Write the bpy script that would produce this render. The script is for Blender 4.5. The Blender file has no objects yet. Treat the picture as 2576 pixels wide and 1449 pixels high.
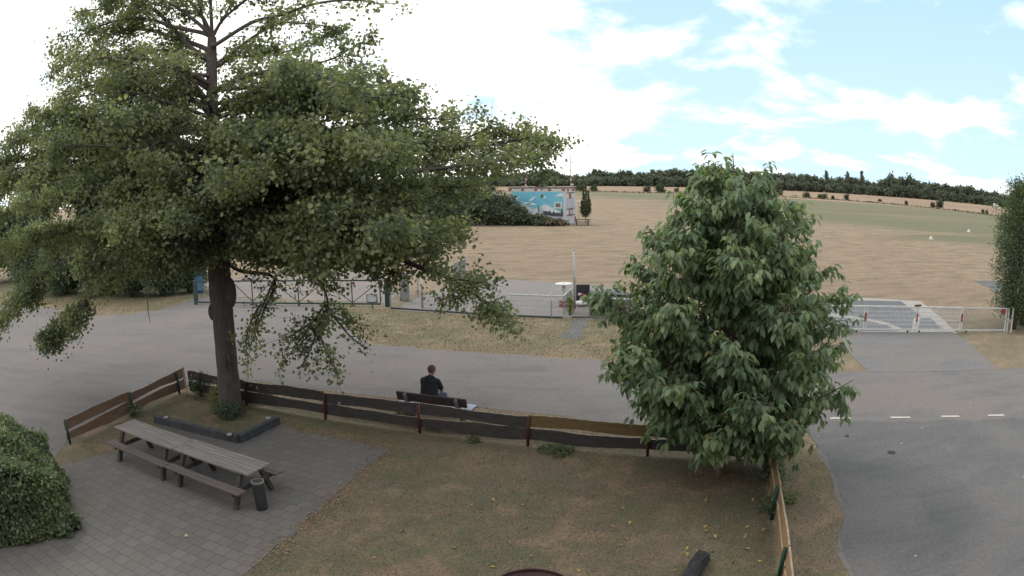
import bpy, math, random
import numpy as np
from mathutils import Vector, Matrix
R_ = random.Random(7); rng = np.random.default_rng(11)
C = bpy.context.scene.collection
rad = math.radians
# ------------------------------------------------------------------ camera
H = 5.7                                   # camera height on the clubhouse wall
F_, K_, PITCH, ROLL = 1727.18, -0.10, 0.161852, 0.014666
cd = bpy.data.cameras.new('camera'); cam = bpy.data.objects.new('camera', cd); C.objects.link(cam)
bpy.context.scene.camera = cam
ax_r = Vector((1, 0, 0)); ax_u = Vector((0, math.sin(PITCH), math.cos(PITCH))); ax_f = Vector((0, math.cos(PITCH), -math.sin(PITCH)))
cr, sr = math.cos(ROLL), math.sin(ROLL)
X_ = ax_r*cr - ax_u*sr; Y_ = ax_r*sr + ax_u*cr; Z_ = -ax_f
cam.matrix_world = Matrix(((X_.x, Y_.x, Z_.x, 0), (X_.y, Y_.y, Z_.y, 0), (X_.z, Y_.z, Z_.z, H), (0, 0, 0, 1)))
cd.clip_start = 0.05; cd.clip_end = 3000
cd.type = 'PANO'; cd.panorama_type = 'FISHEYE_LENS_POLYNOMIAL'
cd.sensor_fit = 'HORIZONTAL'; cd.sensor_width = 36.0
cd.fisheye_fov = math.pi
_th = np.linspace(0.0, 1.0, 200); _rmm = F_*(_th + K_*_th**3)*36/2576
_co = np.linalg.lstsq(np.stack([_rmm, _rmm**2, _rmm**3, _rmm**4], 1), _th, rcond=None)[0]
cd.fisheye_polynomial_k0 = 0.0
cd.fisheye_polynomial_k1, cd.fisheye_polynomial_k2, cd.fisheye_polynomial_k3, cd.fisheye_polynomial_k4 = [float(-c) for c in _co]

def ray(x, y):
    """direction seen at a picture point (picture 2576 wide): the surveying instrument of this script"""
    px, py = x-1288, 724.5-y
    a, b = cr*px + sr*py, -sr*px + cr*py
    r = math.hypot(a, b); th = r/F_
    for _ in range(20): th = (r/F_)/(1+K_*th*th)
    v = (math.sin(th)*a/r, math.sin(th)*b/r, math.cos(th))
    return (v[0], v[1]*math.sin(PITCH)+v[2]*math.cos(PITCH), v[1]*math.cos(PITCH)-v[2]*math.sin(PITCH))
def S(x, y, z=0.0):
    d = ray(x, y); t = (z-H)/d[2]; return Vector((d[0]*t, d[1]*t, z))
def A(x, y, Y):
    d = ray(x, y); t = Y/d[1]; return Vector((d[0]*t, Y, H+d[2]*t))

# ------------------------------------------------------------------ world, sun, exposure
SUN_AZ, SUN_EL = rad(-48), rad(46)        # sun direction: azimuth from +Y towards +X
w = bpy.data.worlds.new('World'); bpy.context.scene.world = w; w.use_nodes = True
nt = w.node_tree; nt.nodes.clear(); N = nt.nodes.new; L = nt.links.new
out = N('ShaderNodeOutputWorld'); bg = N('ShaderNodeBackground'); bg.inputs[1].default_value = 0.10
sky = N('ShaderNodeTexSky'); sky.sky_type = 'NISHITA'; sky.sun_disc = False
sky.sun_elevation = SUN_EL; sky.sun_rotation = SUN_AZ; sky.air_density = 1.0; sky.dust_density = 0.6
tc = N('ShaderNodeTexCoord'); sep = N('ShaderNodeSeparateXYZ'); L(tc.outputs['Generated'], sep.inputs[0])
def wm(op, a, b, c=None, cl=False):
    n = N('ShaderNodeMath'); n.operation = op; n.use_clamp = cl
    for i, v in enumerate((a, b, c)):
        if v is None: continue
        if isinstance(v, (int, float)): n.inputs[i].default_value = v
        else: L(v, n.inputs[i])
    return n.outputs[0]
zz = wm('ADD', wm('MAXIMUM', sep.outputs[2], 0.0), 0.27)
cx_ = N('ShaderNodeCombineXYZ'); L(wm('DIVIDE', sep.outputs[0], zz), cx_.inputs[0]); L(wm('DIVIDE', sep.outputs[1], zz), cx_.inputs[1])
n1 = N('ShaderNodeTexNoise'); n1.inputs['Scale'].default_value = 2.1; n1.inputs['Detail'].default_value = 9; n1.inputs['Roughness'].default_value = 0.56; n1.inputs['Distortion'].default_value = 0.25
L(cx_.outputs[0], n1.inputs['Vector'])
bd = ray(2330, 40); vd = N('ShaderNodeVectorMath'); vd.operation = 'DOT_PRODUCT'; L(tc.outputs['Generated'], vd.inputs[0]); vd.inputs[1].default_value = bd
blue = N('ShaderNodeMapRange'); blue.interpolation_type = 'SMOOTHSTEP'; L(vd.outputs['Value'], blue.inputs[0])
blue.inputs[1].default_value = 0.76; blue.inputs[2].default_value = 0.98; blue.inputs[3].default_value = 0.0; blue.inputs[4].default_value = 0.22
cl = wm('SUBTRACT', n1.outputs[0], blue.outputs[0])
cm = N('ShaderNodeMapRange'); cm.interpolation_type = 'SMOOTHSTEP'; L(cl, cm.inputs[0]); cm.inputs[1].default_value = 0.27; cm.inputs[2].default_value = 0.47
n2 = N('ShaderNodeTexNoise'); n2.inputs['Scale'].default_value = 2.6; n2.inputs['Detail'].default_value = 7; L(cx_.outputs[0], n2.inputs['Vector'])
cv = N('ShaderNodeMapRange'); L(n2.outputs[0], cv.inputs[0]); cv.inputs[1].default_value = .3; cv.inputs[2].default_value = .7; cv.inputs[3].default_value = 10.4; cv.inputs[4].default_value = 13.0
ccol = N('ShaderNodeVectorMath'); ccol.operation = 'SCALE'; ccol.inputs[0].default_value = (1.0, 0.985, 0.965); L(cv.outputs[0], ccol.inputs['Scale'])
skm = N('ShaderNodeVectorMath'); skm.operation = 'MULTIPLY'; L(sky.outputs[0], skm.inputs[0]); skm.inputs[1].default_value = (2.5, 3.3, 2.8)
skq = N('ShaderNodeVectorMath'); skq.operation = 'MINIMUM'; L(skm.outputs[0], skq.inputs[0]); skq.inputs[1].default_value = (2.7, 5.0, 8.0)
thin = N('ShaderNodeMapRange'); L(sep.outputs[2], thin.inputs[0]); thin.inputs[1].default_value = 0.0; thin.inputs[2].default_value = .55; thin.inputs[3].default_value = .78; thin.inputs[4].default_value = .0
skt = N('ShaderNodeMix'); skt.data_type = 'RGBA'; L(thin.outputs[0], skt.inputs[0]); L(skq.outputs[0], skt.inputs[6]); skt.inputs[7].default_value = (6.6, 8.3, 9.0, 1)
mx = N('ShaderNodeMix'); mx.data_type = 'RGBA'; L(cm.outputs[0], mx.inputs[0]); L(skt.outputs[2], mx.inputs[6]); L(ccol.outputs[0], mx.inputs[7])
L(mx.outputs[2], bg.inputs[0]); L(bg.outputs[0], out.inputs[0])
sl = bpy.data.lights.new('sun', 'SUN'); sl.energy = 1.1; sl.angle = rad(20); sl.color = (1, 0.95, 0.87)
so = bpy.data.objects.new('sun', sl); C.objects.link(so)
sd = Vector((math.sin(SUN_AZ)*math.cos(SUN_EL), math.cos(SUN_AZ)*math.cos(SUN_EL), math.sin(SUN_EL)))
so.rotation_euler = sd.to_track_quat('Z', 'Y').to_euler(); so.location = sd*60
sc = bpy.context.scene
sc.view_settings.view_transform = 'Standard'; sc.view_settings.look = 'None'; sc.view_settings.exposure = 0.45; sc.view_settings.gamma = 1
sc.render.engine = 'CYCLES'; sc.cycles.max_bounces = 12; sc.cycles.diffuse_bounces = 9; sc.cycles.transmission_bounces = 8; sc.cycles.transparent_max_bounces = 8

# ------------------------------------------------------------------ materials
def nodes(name):
    m = bpy.data.materials.new(name); m.use_nodes = True; t = m.node_tree; t.nodes.clear(); return m, t
class T:
    """small node helper"""
    def __init__(s, t): s.t = t
    def n(s, k, **kw):
        n = s.t.nodes.new('ShaderNode'+k)
        for a, v in kw.items(): setattr(n, a, v)
        return n
    def l(s, a, b): s.t.links.new(a, b)
    def noise(s, vec, scale, detail=5, rough=.55, dist=0, out=0):
        n = s.n('TexNoise'); n.inputs['Scale'].default_value = scale; n.inputs['Detail'].default_value = detail
        n.inputs['Roughness'].default_value = rough; n.inputs['Distortion'].default_value = dist
        if vec is not None: s.l(vec, n.inputs['Vector'])
        return n.outputs[out]
    def map(s, vec, loc=(0, 0, 0), rot=(0, 0, 0), sc=(1, 1, 1)):
        n = s.n('Mapping'); s.l(vec, n.inputs[0]); n.inputs[1].default_value = loc; n.inputs[2].default_value = rot; n.inputs[3].default_value = sc
        return n.outputs[0]
    def rng(s, v, a, b, c=0., d=1., smooth=True):
        n = s.n('MapRange'); n.interpolation_type = 'SMOOTHSTEP' if smooth else 'LINEAR'
        s.l(v, n.inputs[0])
        for i, x in enumerate((a, b, c, d)): n.inputs[i+1].default_value = x
        return n.outputs[0]
    def mix(s, f, a, b, mode='MIX'):
        n = s.n('Mix', data_type='RGBA', blend_type=mode)
        for i, v in ((0, f), (6, a), (7, b)):
            if isinstance(v, (int, float)): n.inputs[i].default_value = v
            elif isinstance(v, tuple): n.inputs[i].default_value = (*v[:3], 1)
            else: s.l(v, n.inputs[i])
        return n.outputs[2]
    def math(s, op, a, b=None, clamp=False):
        n = s.n('Math', operation=op, use_clamp=clamp)
        for i, v in enumerate((a, b)):
            if v is None: continue
            if isinstance(v, (int, float)): n.inputs[i].default_value = v
            else: s.l(v, n.inputs[i])
        return n.outputs[0]
    def bsdf(s, col, rough=.8, bump=None, bstr=.3, bdist=.02, metal=0., spec=.3):
        b = s.n('BsdfPrincipled'); o = s.n('OutputMaterial'); s.l(b.outputs[0], o.inputs[0])
        if isinstance(col, tuple): b.inputs['Base Color'].default_value = (*col, 1)
        else: s.l(col, b.inputs['Base Color'])
        if isinstance(rough, (int, float)): b.inputs['Roughness'].default_value = rough
        else: s.l(rough, b.inputs['Roughness'])
        b.inputs['Metallic'].default_value = metal; b.inputs['Specular IOR Level'].default_value = spec
        if bump is not None:
            u = s.n('Bump'); u.inputs['Strength'].default_value = bstr; u.inputs['Distance'].default_value = bdist
            s.l(bump, u.inputs['Height']); s.l(u.outputs[0], b.inputs['Normal'])
        return b
def mat(name, c1, c2=None, scale=8., rough=.7, stretch=(1, 1, 1), bump=.2, metal=0., spec=.3, obj=True, fine=60.):
    m, t = nodes(name); h = T(t); tc = h.n('TexCoord'); v = h.map(tc.outputs['Object'], sc=stretch)
    c2 = c2 or tuple(x*.7 for x in c1); c1 = tuple(x*.82 for x in c1); c2 = tuple(x*.82 for x in c2)
    a = h.noise(v, scale, 6, .6); b = h.noise(v, fine, 3, .6)
    col = h.mix(h.rng(a, .32, .68), c1, c2); col = h.mix(h.rng(b, .3, .75, 0, .35), col, tuple(x*.6 for x in c1))
    h.bsdf(col, rough, b, bump, .01, metal, spec); return m
def leafmat(name, c1, c2, c3, trans=.3, clump=.8, gloss=.25, dead=0.03):
    m, t = nodes(name); h = T(t); g = h.n('NewGeometry'); rnd = g.outputs['Random Per Island']; n = h.noise(g.outputs['Position'], clump, 3)
    col = h.mix(h.rng(n, .42, .58), c1, c2); col = h.mix(h.rng(rnd, .55, 1.0, 0, .7), col, c3)
    col = h.mix(h.math('LESS_THAN', rnd, dead), col, (.24, .20, .08))
    b = h.n('BsdfPrincipled'); h.l(col, b.inputs['Base Color']); b.inputs['Roughness'].default_value = .5; b.inputs['Specular IOR Level'].default_value = gloss
    tr = h.n('BsdfTranslucent'); tc2 = h.mix(1.0, col, (1.1, 1.2, .68), 'MULTIPLY'); h.l(tc2, tr.inputs[0])
    mx = h.n('MixShader'); mx.inputs[0].default_value = trans; h.l(b.outputs[0], mx.inputs[1]); h.l(tr.outputs[0], mx.inputs[2])
    o = h.n('OutputMaterial'); h.l(mx.outputs[0], o.inputs[0]); return m

DRY, DRY2, GRN, GRN2, SOIL = (.305, .243, .172), (.232, .180, .130), (.095, .116, .068), (.145, .155, .095), (.085, .066, .05)
def ground_mat():
    m, t = nodes('dry_grass_ground'); h = T(t); g = h.n('NewGeometry'); P = g.outputs['Position']
    sp = h.n('SeparateXYZ'); h.l(P, sp.inputs[0]); x, y = sp.outputs[0], sp.outputs[1]
    big = h.noise(P, .42, 6, .62, .4); mid = h.noise(P, 2.2, 8, .68, .3); fine = h.noise(P, 20, 6, .75); vfine = h.noise(P, 75, 4, .75)
    big2 = h.noise(h.map(P, loc=(31, 7, 0)), .8, 6, .65, .5)
    streak = h.noise(h.map(P, rot=(0, 0, rad(22)), sc=(.016, .06, 1)), 1.0, 9, .72, .35)
    patch = h.noise(h.map(P, rot=(0, 0, rad(10)), sc=(.35, .9, 1)), 1.0, 9, .74, .3)
    clod = h.noise(h.map(P, rot=(0, 0, rad(-8)), sc=(1.6, 3.6, 1)), 1.0, 7, .78)
    s = h.math('ADD', h.math('MULTIPLY', x, .305), h.math('MULTIPLY', y, .952))
    lawn = h.rng(s, 13.2, 14.4, 1, 0); field = h.rng(s, 28.5, 32.5)
    verge = h.math('MULTIPLY', h.math('MULTIPLY', h.rng(s, 20.2, 22.6), h.math('SUBTRACT', 1.0, field)), h.rng(x, 4, 7, 1, .5))
    green = h.math('ADD', h.math('MULTIPLY', h.rng(big, .46, .56), .55), h.math('MULTIPLY', h.rng(mid, .44, .56), .45))
    lo = h.math('MULTIPLY', green, h.math('ADD', h.math('ADD', .38, h.math('MULTIPLY', lawn, .55)), h.math('MULTIPLY', verge, .45)), True)
    lo = h.math('ADD', lo, h.math('MULTIPLY', verge, h.rng(big2, .35, .6, 0, .35)), True)
    wv = h.math('ADD', h.math('MULTIPLY', x, .974), h.math('MULTIPLY', y, .224)); wv = h.math('ADD', wv, h.math('MULTIPLY', h.math('SUBTRACT', streak, .5), 110))
    run = h.rng(wv, 50, 78); tv = h.math('ADD', h.math('MULTIPLY', x, .618), h.math('MULTIPLY', y, .786)); far = h.rng(tv, 214, 220)
    run = h.math('MULTIPLY', run, h.math('SUBTRACT', 1.0, far))
    fg = h.math('ADD', h.math('MULTIPLY', h.rng(patch, .51, .60), .5), h.math('MULTIPLY', h.rng(streak, .55, .68), .22))
    fgreen = h.math('MAXIMUM', fg, h.math('MULTIPLY', run, h.rng(streak, .30, .52, .30, .85)))
    gfac = h.mix(field, lo, fgreen)
    dry = h.mix(h.rng(patch, .42, .58), DRY, DRY2); dry = h.mix(h.rng(streak, .45, .62, 0, .45), dry, (.255, .182, .140))
    dry = h.mix(h.rng(mid, .38, .66, 0, .55), dry, (.23, .168, .115))
    dry = h.mix(h.math('MULTIPLY', far, .75), dry, (.25, .165, .125)); dry = h.mix(h.math('MULTIPLY', h.math('MULTIPLY', far, .9), h.rng(streak, .46, .54)), dry, (.31, .235, .16))
    dry = h.mix(h.math('MULTIPLY', lawn, .72), dry, h.mix(h.rng(big2, .48, .58), (.165, .132, .105), (.31, .215, .15)))
    grn = h.mix(h.rng(fine, .35, .65), GRN, GRN2); col = h.mix(gfac, dry, grn)
    col = h.mix(h.math('MULTIPLY', field, h.rng(clod, .53, .64, 0, .6)), col, (.125, .096, .070)); col = h.mix(h.math('MULTIPLY', field, h.rng(clod, .45, .34, 0, .45)), col, (.40, .305, .21))
    nearf = h.rng(s, 30, 60, 1, .3)
    col = h.mix(h.math('MULTIPLY', nearf, h.rng(fine, .50, .60, 0, .62)), col, SOIL); col = h.mix(h.math('MULTIPLY', nearf, h.rng(fine, .47, .38, 0, .45)), col, (.36, .285, .19))
    col = h.mix(h.math('MULTIPLY', nearf, h.rng(vfine, .52, .62, 0, .65)), col, (.42, .34, .24)); col = h.mix(h.math('MULTIPLY', nearf, h.rng(vfine, .45, .32, 0, .5)), col, (.05, .042, .032))
    h.bsdf(col, .95, h.math('ADD', fine, vfine), .7, .06, spec=.1); return m
def asphalt_mat(name, c1, c2, tint, crack=.5, k=.76):
    c1, c2, tint = (tuple(v*k for v in c) for c in (c1, c2, tint))
    m, t = nodes(name); h = T(t); g = h.n('NewGeometry'); P = g.outputs['Position']
    big = h.noise(P, .30, 7, .68, .4); st = h.noise(h.map(P, rot=(0, 0, rad(17)), sc=(.35, 1.3, 1)), 1.0, 9, .74, .3)
    fine = h.noise(P, 15, 6, .82); mid = h.noise(P, 5, 9, .78); rut = h.noise(h.map(P, rot=(0, 0, rad(15)), sc=(.07, 2.6, 1)), 1.0, 5, .7, .15)
    col = h.mix(h.rng(st, .30, .70), c1, c2); col = h.mix(h.rng(big, .44, .58, 0, .7), col, tint)
    col = h.mix(h.rng(mid, .50, .68, 0, .35), col, tuple(a*.74 for a in c1)); col = h.mix(h.rng(mid, .44, .30, 0, .3), col, tuple(a*1.25 for a in c2))
    col = h.mix(h.rng(rut, .58, .70, 0, .28), col, tuple(a*.70 for a in c1))
    col = h.mix(h.rng(fine, .54, .66, 0, .6), col, tuple(a*1.5 for a in c2)); col = h.mix(h.rng(fine, .46, .34, 0, .6), col, tuple(a*.5 for a in c1))
    vo = h.n('TexVoronoi', feature='DISTANCE_TO_EDGE'); vo.inputs['Scale'].default_value = .30
    dn = h.n('Mix', data_type='VECTOR'); dn.inputs[0].default_value = .3; h.l(P, dn.inputs[4]); h.l(h.noise(P, 1.6, 8, .7, out=1), dn.inputs[5]); h.l(dn.outputs[1], vo.inputs['Vector'])
    ck = h.math('MULTIPLY', h.math('LESS_THAN', vo.outputs['Distance'], .0035), h.rng(big, .54, .62, 0, crack*.35))
    col = h.mix(ck, col, (.06, .06, .055))
    vg = h.n('TexVoronoi'); vg.inputs['Scale'].default_value = 1.3; h.l(P, vg.inputs['Vector'])
    col = h.mix(h.math('LESS_THAN', vg.outputs['Distance'], .03), col, (.40, .38, .33))
    h.bsdf(col, .9, fine, .45, .012, spec=.25); return m
def paver_mat(name, c1, c2, ang, bw, bh, joint=(.05, .05, .048)):
    m, t = nodes(name); h = T(t); g = h.n('NewGeometry'); P = g.outputs['Position']
    v = h.map(P, rot=(0, 0, ang)); b = h.n('TexBrick'); wv = h.n('Mix', data_type='VECTOR'); wv.inputs[0].default_value = .012
    h.l(v, wv.inputs[4]); h.l(h.noise(P, 3, 2, out=1), wv.inputs[5]); h.l(wv.outputs[1], b.inputs['Vector'])
    b.inputs['Scale'].default_value = 1; b.inputs['Brick Width'].default_value = bw; b.inputs['Row Height'].default_value = bh; b.inputs['Mortar Size'].default_value = .006
    b.inputs['Mortar Smooth'].default_value = .6; b.inputs['Color1'].default_value = (*c1, 1); b.inputs['Color2'].default_value = (*c2, 1); b.inputs['Mortar'].default_value = (*joint, 1)
    big = h.noise(P, .5, 5, .6); fine = h.noise(P, 70, 4, .7)
    col = h.mix(h.rng(big, .4, .7, 0, .35), b.outputs[0], (c1[0]*1.12, c1[1]*.92, c1[2]*.86))
    col = h.mix(h.rng(fine, .4, .75, 0, .3), col, tuple(a*.6 for a in c1))
    st = h.noise(P, 1.6, 6, .7); col = h.mix(h.rng(st, .58, .72, 0, .35), col, (.10, .10, .06))
    hh = h.math('SUBTRACT', h.math('MULTIPLY', fine, .15), b.outputs['Fac'])
    h.bsdf(col, .85, hh, .7, .006, spec=.25); return m
def grass_mat(name, c1, c2, c3):
    m, t = nodes(name); h = T(t); g = h.n('NewGeometry'); rnd = g.outputs['Random Per Island']
    n = h.noise(g.outputs['Position'], 1.1, 5, .62)
    col = h.mix(h.rng(n, .40, .60), c1, c2); col = h.mix(h.rng(rnd, .5, 1, 0, .8), col, c3)
    h.bsdf(col, .9, spec=.1); return m

M = {}
M['ground'] = ground_mat()
M['asphalt'] = asphalt_mat('worn_asphalt', (.152, .147, .146), (.208, .198, .192), (.218, .190, .178))
M['asphalt_blue'] = asphalt_mat('bluish_asphalt', (.120, .122, .123), (.158, .157, .156), (.180, .172, .167))
M['drive'] = asphalt_mat('driveway_asphalt', (.165, .168, .175), (.215, .208, .20), (.21, .188, .168))
M['dark_asphalt'] = asphalt_mat('dark_asphalt', (.12, .13, .14), (.16, .17, .18), (.14, .14, .14))
M['concrete'] = asphalt_mat('pale_concrete', (.36, .34, .32), (.43, .405, .38), (.38, .34, .30), 0)
M['patio'] = paver_mat('patio_pavers', (.118, .113, .108), (.142, .136, .129), rad(19), .28, .27, (.050, .049, .046))
M['pad'] = paver_mat('pad_pavers', (.17, .16, .155), (.205, .193, .187), rad(20), .4, .2, (.085, .08, .075))
M['road_paint'] = mat('road_paint', (.62, .60, .55), (.45, .43, .40), 12)
M['bark'] = mat('dark_bark', (.135, .115, .105), (.075, .064, .058), 5, .95, (6, 6, .7), .9, fine=18)
M['twig'] = mat('twig_bark', (.075, .062, .05), (.05, .04, .033), 12, .95)
M['bark_l'] = mat('smooth_bark', (.20, .15, .12), (.13, .10, .08), 9, .9, (1, 1, 3))
M['alder'] = leafmat('alder_leaf', (.225, .25, .145), (.110, .14, .095), (.34, .345, .17), .52, .75, .35, .004)  # darker second green paints light and shade between leaf clumps into the colour
M['cherry'] = leafmat('cherry_leaf', (.180, .245, .135), (.115, .175, .11), (.27, .33, .16), .45, 1.4, .35, .003)
M['hedge'] = leafmat('hedge_leaf', (.135, .18, .10), (.085, .125, .075), (.25, .27, .13), .42, 1.5, .35, .008)
M['bush_dark'] = leafmat('bush_leaf', (.085, .13, .09), (.11, .15, .085), (.17, .19, .10), .4, .8, .25, .004)
M['bush_far'] = leafmat('far_bush_leaf', (.085, .105, .06), (.065, .085, .055), (.125, .13, .075), .3, .25, .25, .004)
M['bush_brown'] = leafmat('withered_bush_leaf', (.12, .10, .06), (.09, .085, .05), (.16, .12, .08), .2, .6)
M['wood_leaf'] = leafmat('woodland_leaf', (.125, .145, .11), (.10, .125, .10), (.16, .165, .11), .35, .055, .1, .0)  # paled greens: distance haze is put into the leaf colour
M['poplar'] = leafmat('poplar_leaf', (.09, .11, .065), (.07, .09, .055), (.13, .14, .08), .3, .6, .2, .0)
M['young_leaf'] = leafmat('yellow_green_leaf', (.19, .21, .06), (.12, .16, .05), (.26, .25, .08), .3, 2)
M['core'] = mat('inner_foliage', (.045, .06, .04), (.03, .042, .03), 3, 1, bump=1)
M['fence_dark'] = mat('stained_dark_board', (.078, .068, .067), (.046, .041, .045), 4, .7, (1, 1, 5), .4, fine=40)
M['fence_brown'] = mat('brown_larch_board', (.215, .138, .098), (.155, .098, .070), 3, .8, (1, 1, 6), .3, fine=30)
M['fence_ochre'] = mat('ochre_board', (.21, .145, .070), (.15, .098, .047), 3, .8, (1, 1, 6), .3, fine=30)
M['fence_pale'] = mat('pale_larch_board', (.46, .29, .145), (.32, .20, .11), 3, .8, (1, 1, 6), .3, fine=30)
M['board_edge'] = mat('weathered_board_edge', (.42, .36, .27), (.25, .21, .16), 10, .9)
M['red_post'] = mat('red_brown_post', (.11, .028, .025), (.07, .02, .02), 6, .6)
M['green_post'] = mat('green_post', (.012, .07, .045), (.01, .045, .03), 6, .5)
M['table_wood'] = mat('grey_weathered_wood', (.30, .275, .262), (.18, .160, .152), 3, .75, (.6, 9, 9), .5, fine=26)
M['seat_wood'] = mat('brown_weathered_wood', (.165, .14, .135), (.11, .092, .09), 3, .75, (.6, 9, 9), .5, fine=26)
M['frame_wood'] = mat('dark_frame_wood', (.085, .07, .062), (.055, .045, .042), 5, .8)
M['bin_metal'] = mat('dark_galvanised_bin', (.075, .085, .085), (.05, .06, .06), 4, .5, metal=.4)
M['steel'] = mat('pale_steel', (.45, .46, .47), (.34, .35, .36), 6, .4, metal=.5)
M['zinc'] = mat('zinc_grey', (.30, .33, .36), (.22, .25, .28), 5, .5, metal=.3)
M['white'] = mat('white_paint', (.70, .70, .68), (.56, .56, .54), 6, .5)
M['offwhite'] = mat('chalky_white_paint', (.62, .64, .66), (.50, .52, .55), 4, .6)
M['red'] = mat('red_paint', (.36, .045, .04), (.25, .035, .03), 6, .5)
M['gate_green'] = mat('dark_green_steel', (.055, .085, .085), (.035, .06, .06), 6, .45)
M['black'] = mat('black_panel', (.035, .037, .042), (.025, .026, .03), 3, .6)
M['dark_stone'] = mat('anthracite_concrete', (.075, .082, .092), (.05, .055, .063), 5, .9, bump=.4)
M['glass_dish'] = mat('milky_glass', (.50, .52, .50), (.36, .38, .36), 20, .2)
M['plank_grey'] = mat('greyed_plank', (.25, .225, .22), (.18, .16, .155), 3, .8, (.7, 1, 8), .4)
M['deck'] = mat('deck_board', (.24, .215, .205), (.17, .15, .145), 3, .8, (.7, 8, 1), .4)
M['skin'] = mat('skin', (.40, .23, .17), (.34, .19, .14), 9, .55)
M['hair'] = mat('cropped_hair', (.13, .085, .075), (.08, .055, .05), 60, .9)
M['shirt'] = mat('black_shirt', (.022, .024, .03), (.015, .016, .02), 5, .9)
M['jeans'] = mat('denim', (.065, .085, .13), (.05, .06, .09), 8, .9)
M['shoe'] = mat('shoe', (.03, .03, .03), None, 8, .7)
M['bench_blue'] = mat('pale_blue_bench_board', (.50, .58, .68), (.38, .46, .58), 3, .5, (.6, 5, 5))
M['bench_navy'] = mat('navy_board_edge', (.05, .07, .2), None, 4, .5)
M['bench_back'] = mat('purple_brown_board', (.075, .052, .056), (.05, .036, .04), 3, .6, (.6, 5, 5))
M['concrete_support'] = mat('grey_concrete', (.20, .205, .205), (.14, .145, .145), 9, .9, bump=.5)
M['rust'] = mat('rusty_steel', (.085, .045, .04), (.05, .028, .03), 5, .7, metal=.2)
M['char'] = mat('charred_wood', (.022, .022, .026), (.045, .045, .05), 8, .8, bump=1.0)
M['leaf_yellow'] = mat('fallen_leaf_yellow', (.55, .42, .13), (.45, .30, .10), 20, .7)
M['leaf_tan'] = mat('fallen_leaf_tan', (.42, .27, .15), (.30, .18, .10), 20, .7)
M['ball'] = mat('tennis_felt', (.58, .62, .30), (.46, .50, .24), 30, .95)
M['glass'] = mat('window_glass', (.16, .19, .21), (.12, .14, .16), 2, .15, spec=.6)
M['roof'] = mat('roofing_felt', (.17, .16, .16), (.12, .115, .12), 2, .9)
M['terracotta'] = mat('terracotta_paint', (.40, .15, .10), (.30, .11, .08), 4, .7)
M['blue_tarp'] = mat('blue_tarp', (.10, .22, .36), (.06, .15, .27), 3, .6)
M['manhole'] = mat('cast_iron', (.045, .045, .048), None, 20, .6, metal=.3)
M['wall'] = mat('clubhouse_brick', (.20, .15, .12), (.15, .11, .09), 2, .9)
def mural_mat(name, c1, c2, sc=1.0):
    m, t = nodes(name); h = T(t); tc = h.n('TexCoord'); sp = h.n('SeparateXYZ'); h.l(tc.outputs['Object'], sp.inputs[0])
    a = h.noise(tc.outputs['Object'], .6, 5); col = h.mix(h.rng(a, .35, .65), c1, c2)
    wv = h.math('SINE', h.math('MULTIPLY', sp.outputs[0], 2*math.pi/.2)); col = h.mix(h.rng(wv, .3, .95, 0, .3), col, tuple(x*.45 for x in c1))
    h.bsdf(col, .6, wv, .8, .03); return m
M['mural_sky'] = mural_mat('mural_sky_blue', (.13, .42, .58), (.17, .48, .60))
M['mural_white'] = mural_mat('mural_white', (.66, .72, .74), (.56, .63, .67))
M['mural_pale'] = mural_mat('mural_pale_grey', (.42, .52, .56), (.34, .44, .50))
M['mural_dark'] = mural_mat('mural_dark', (.06, .07, .085), (.08, .09, .10))

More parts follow.
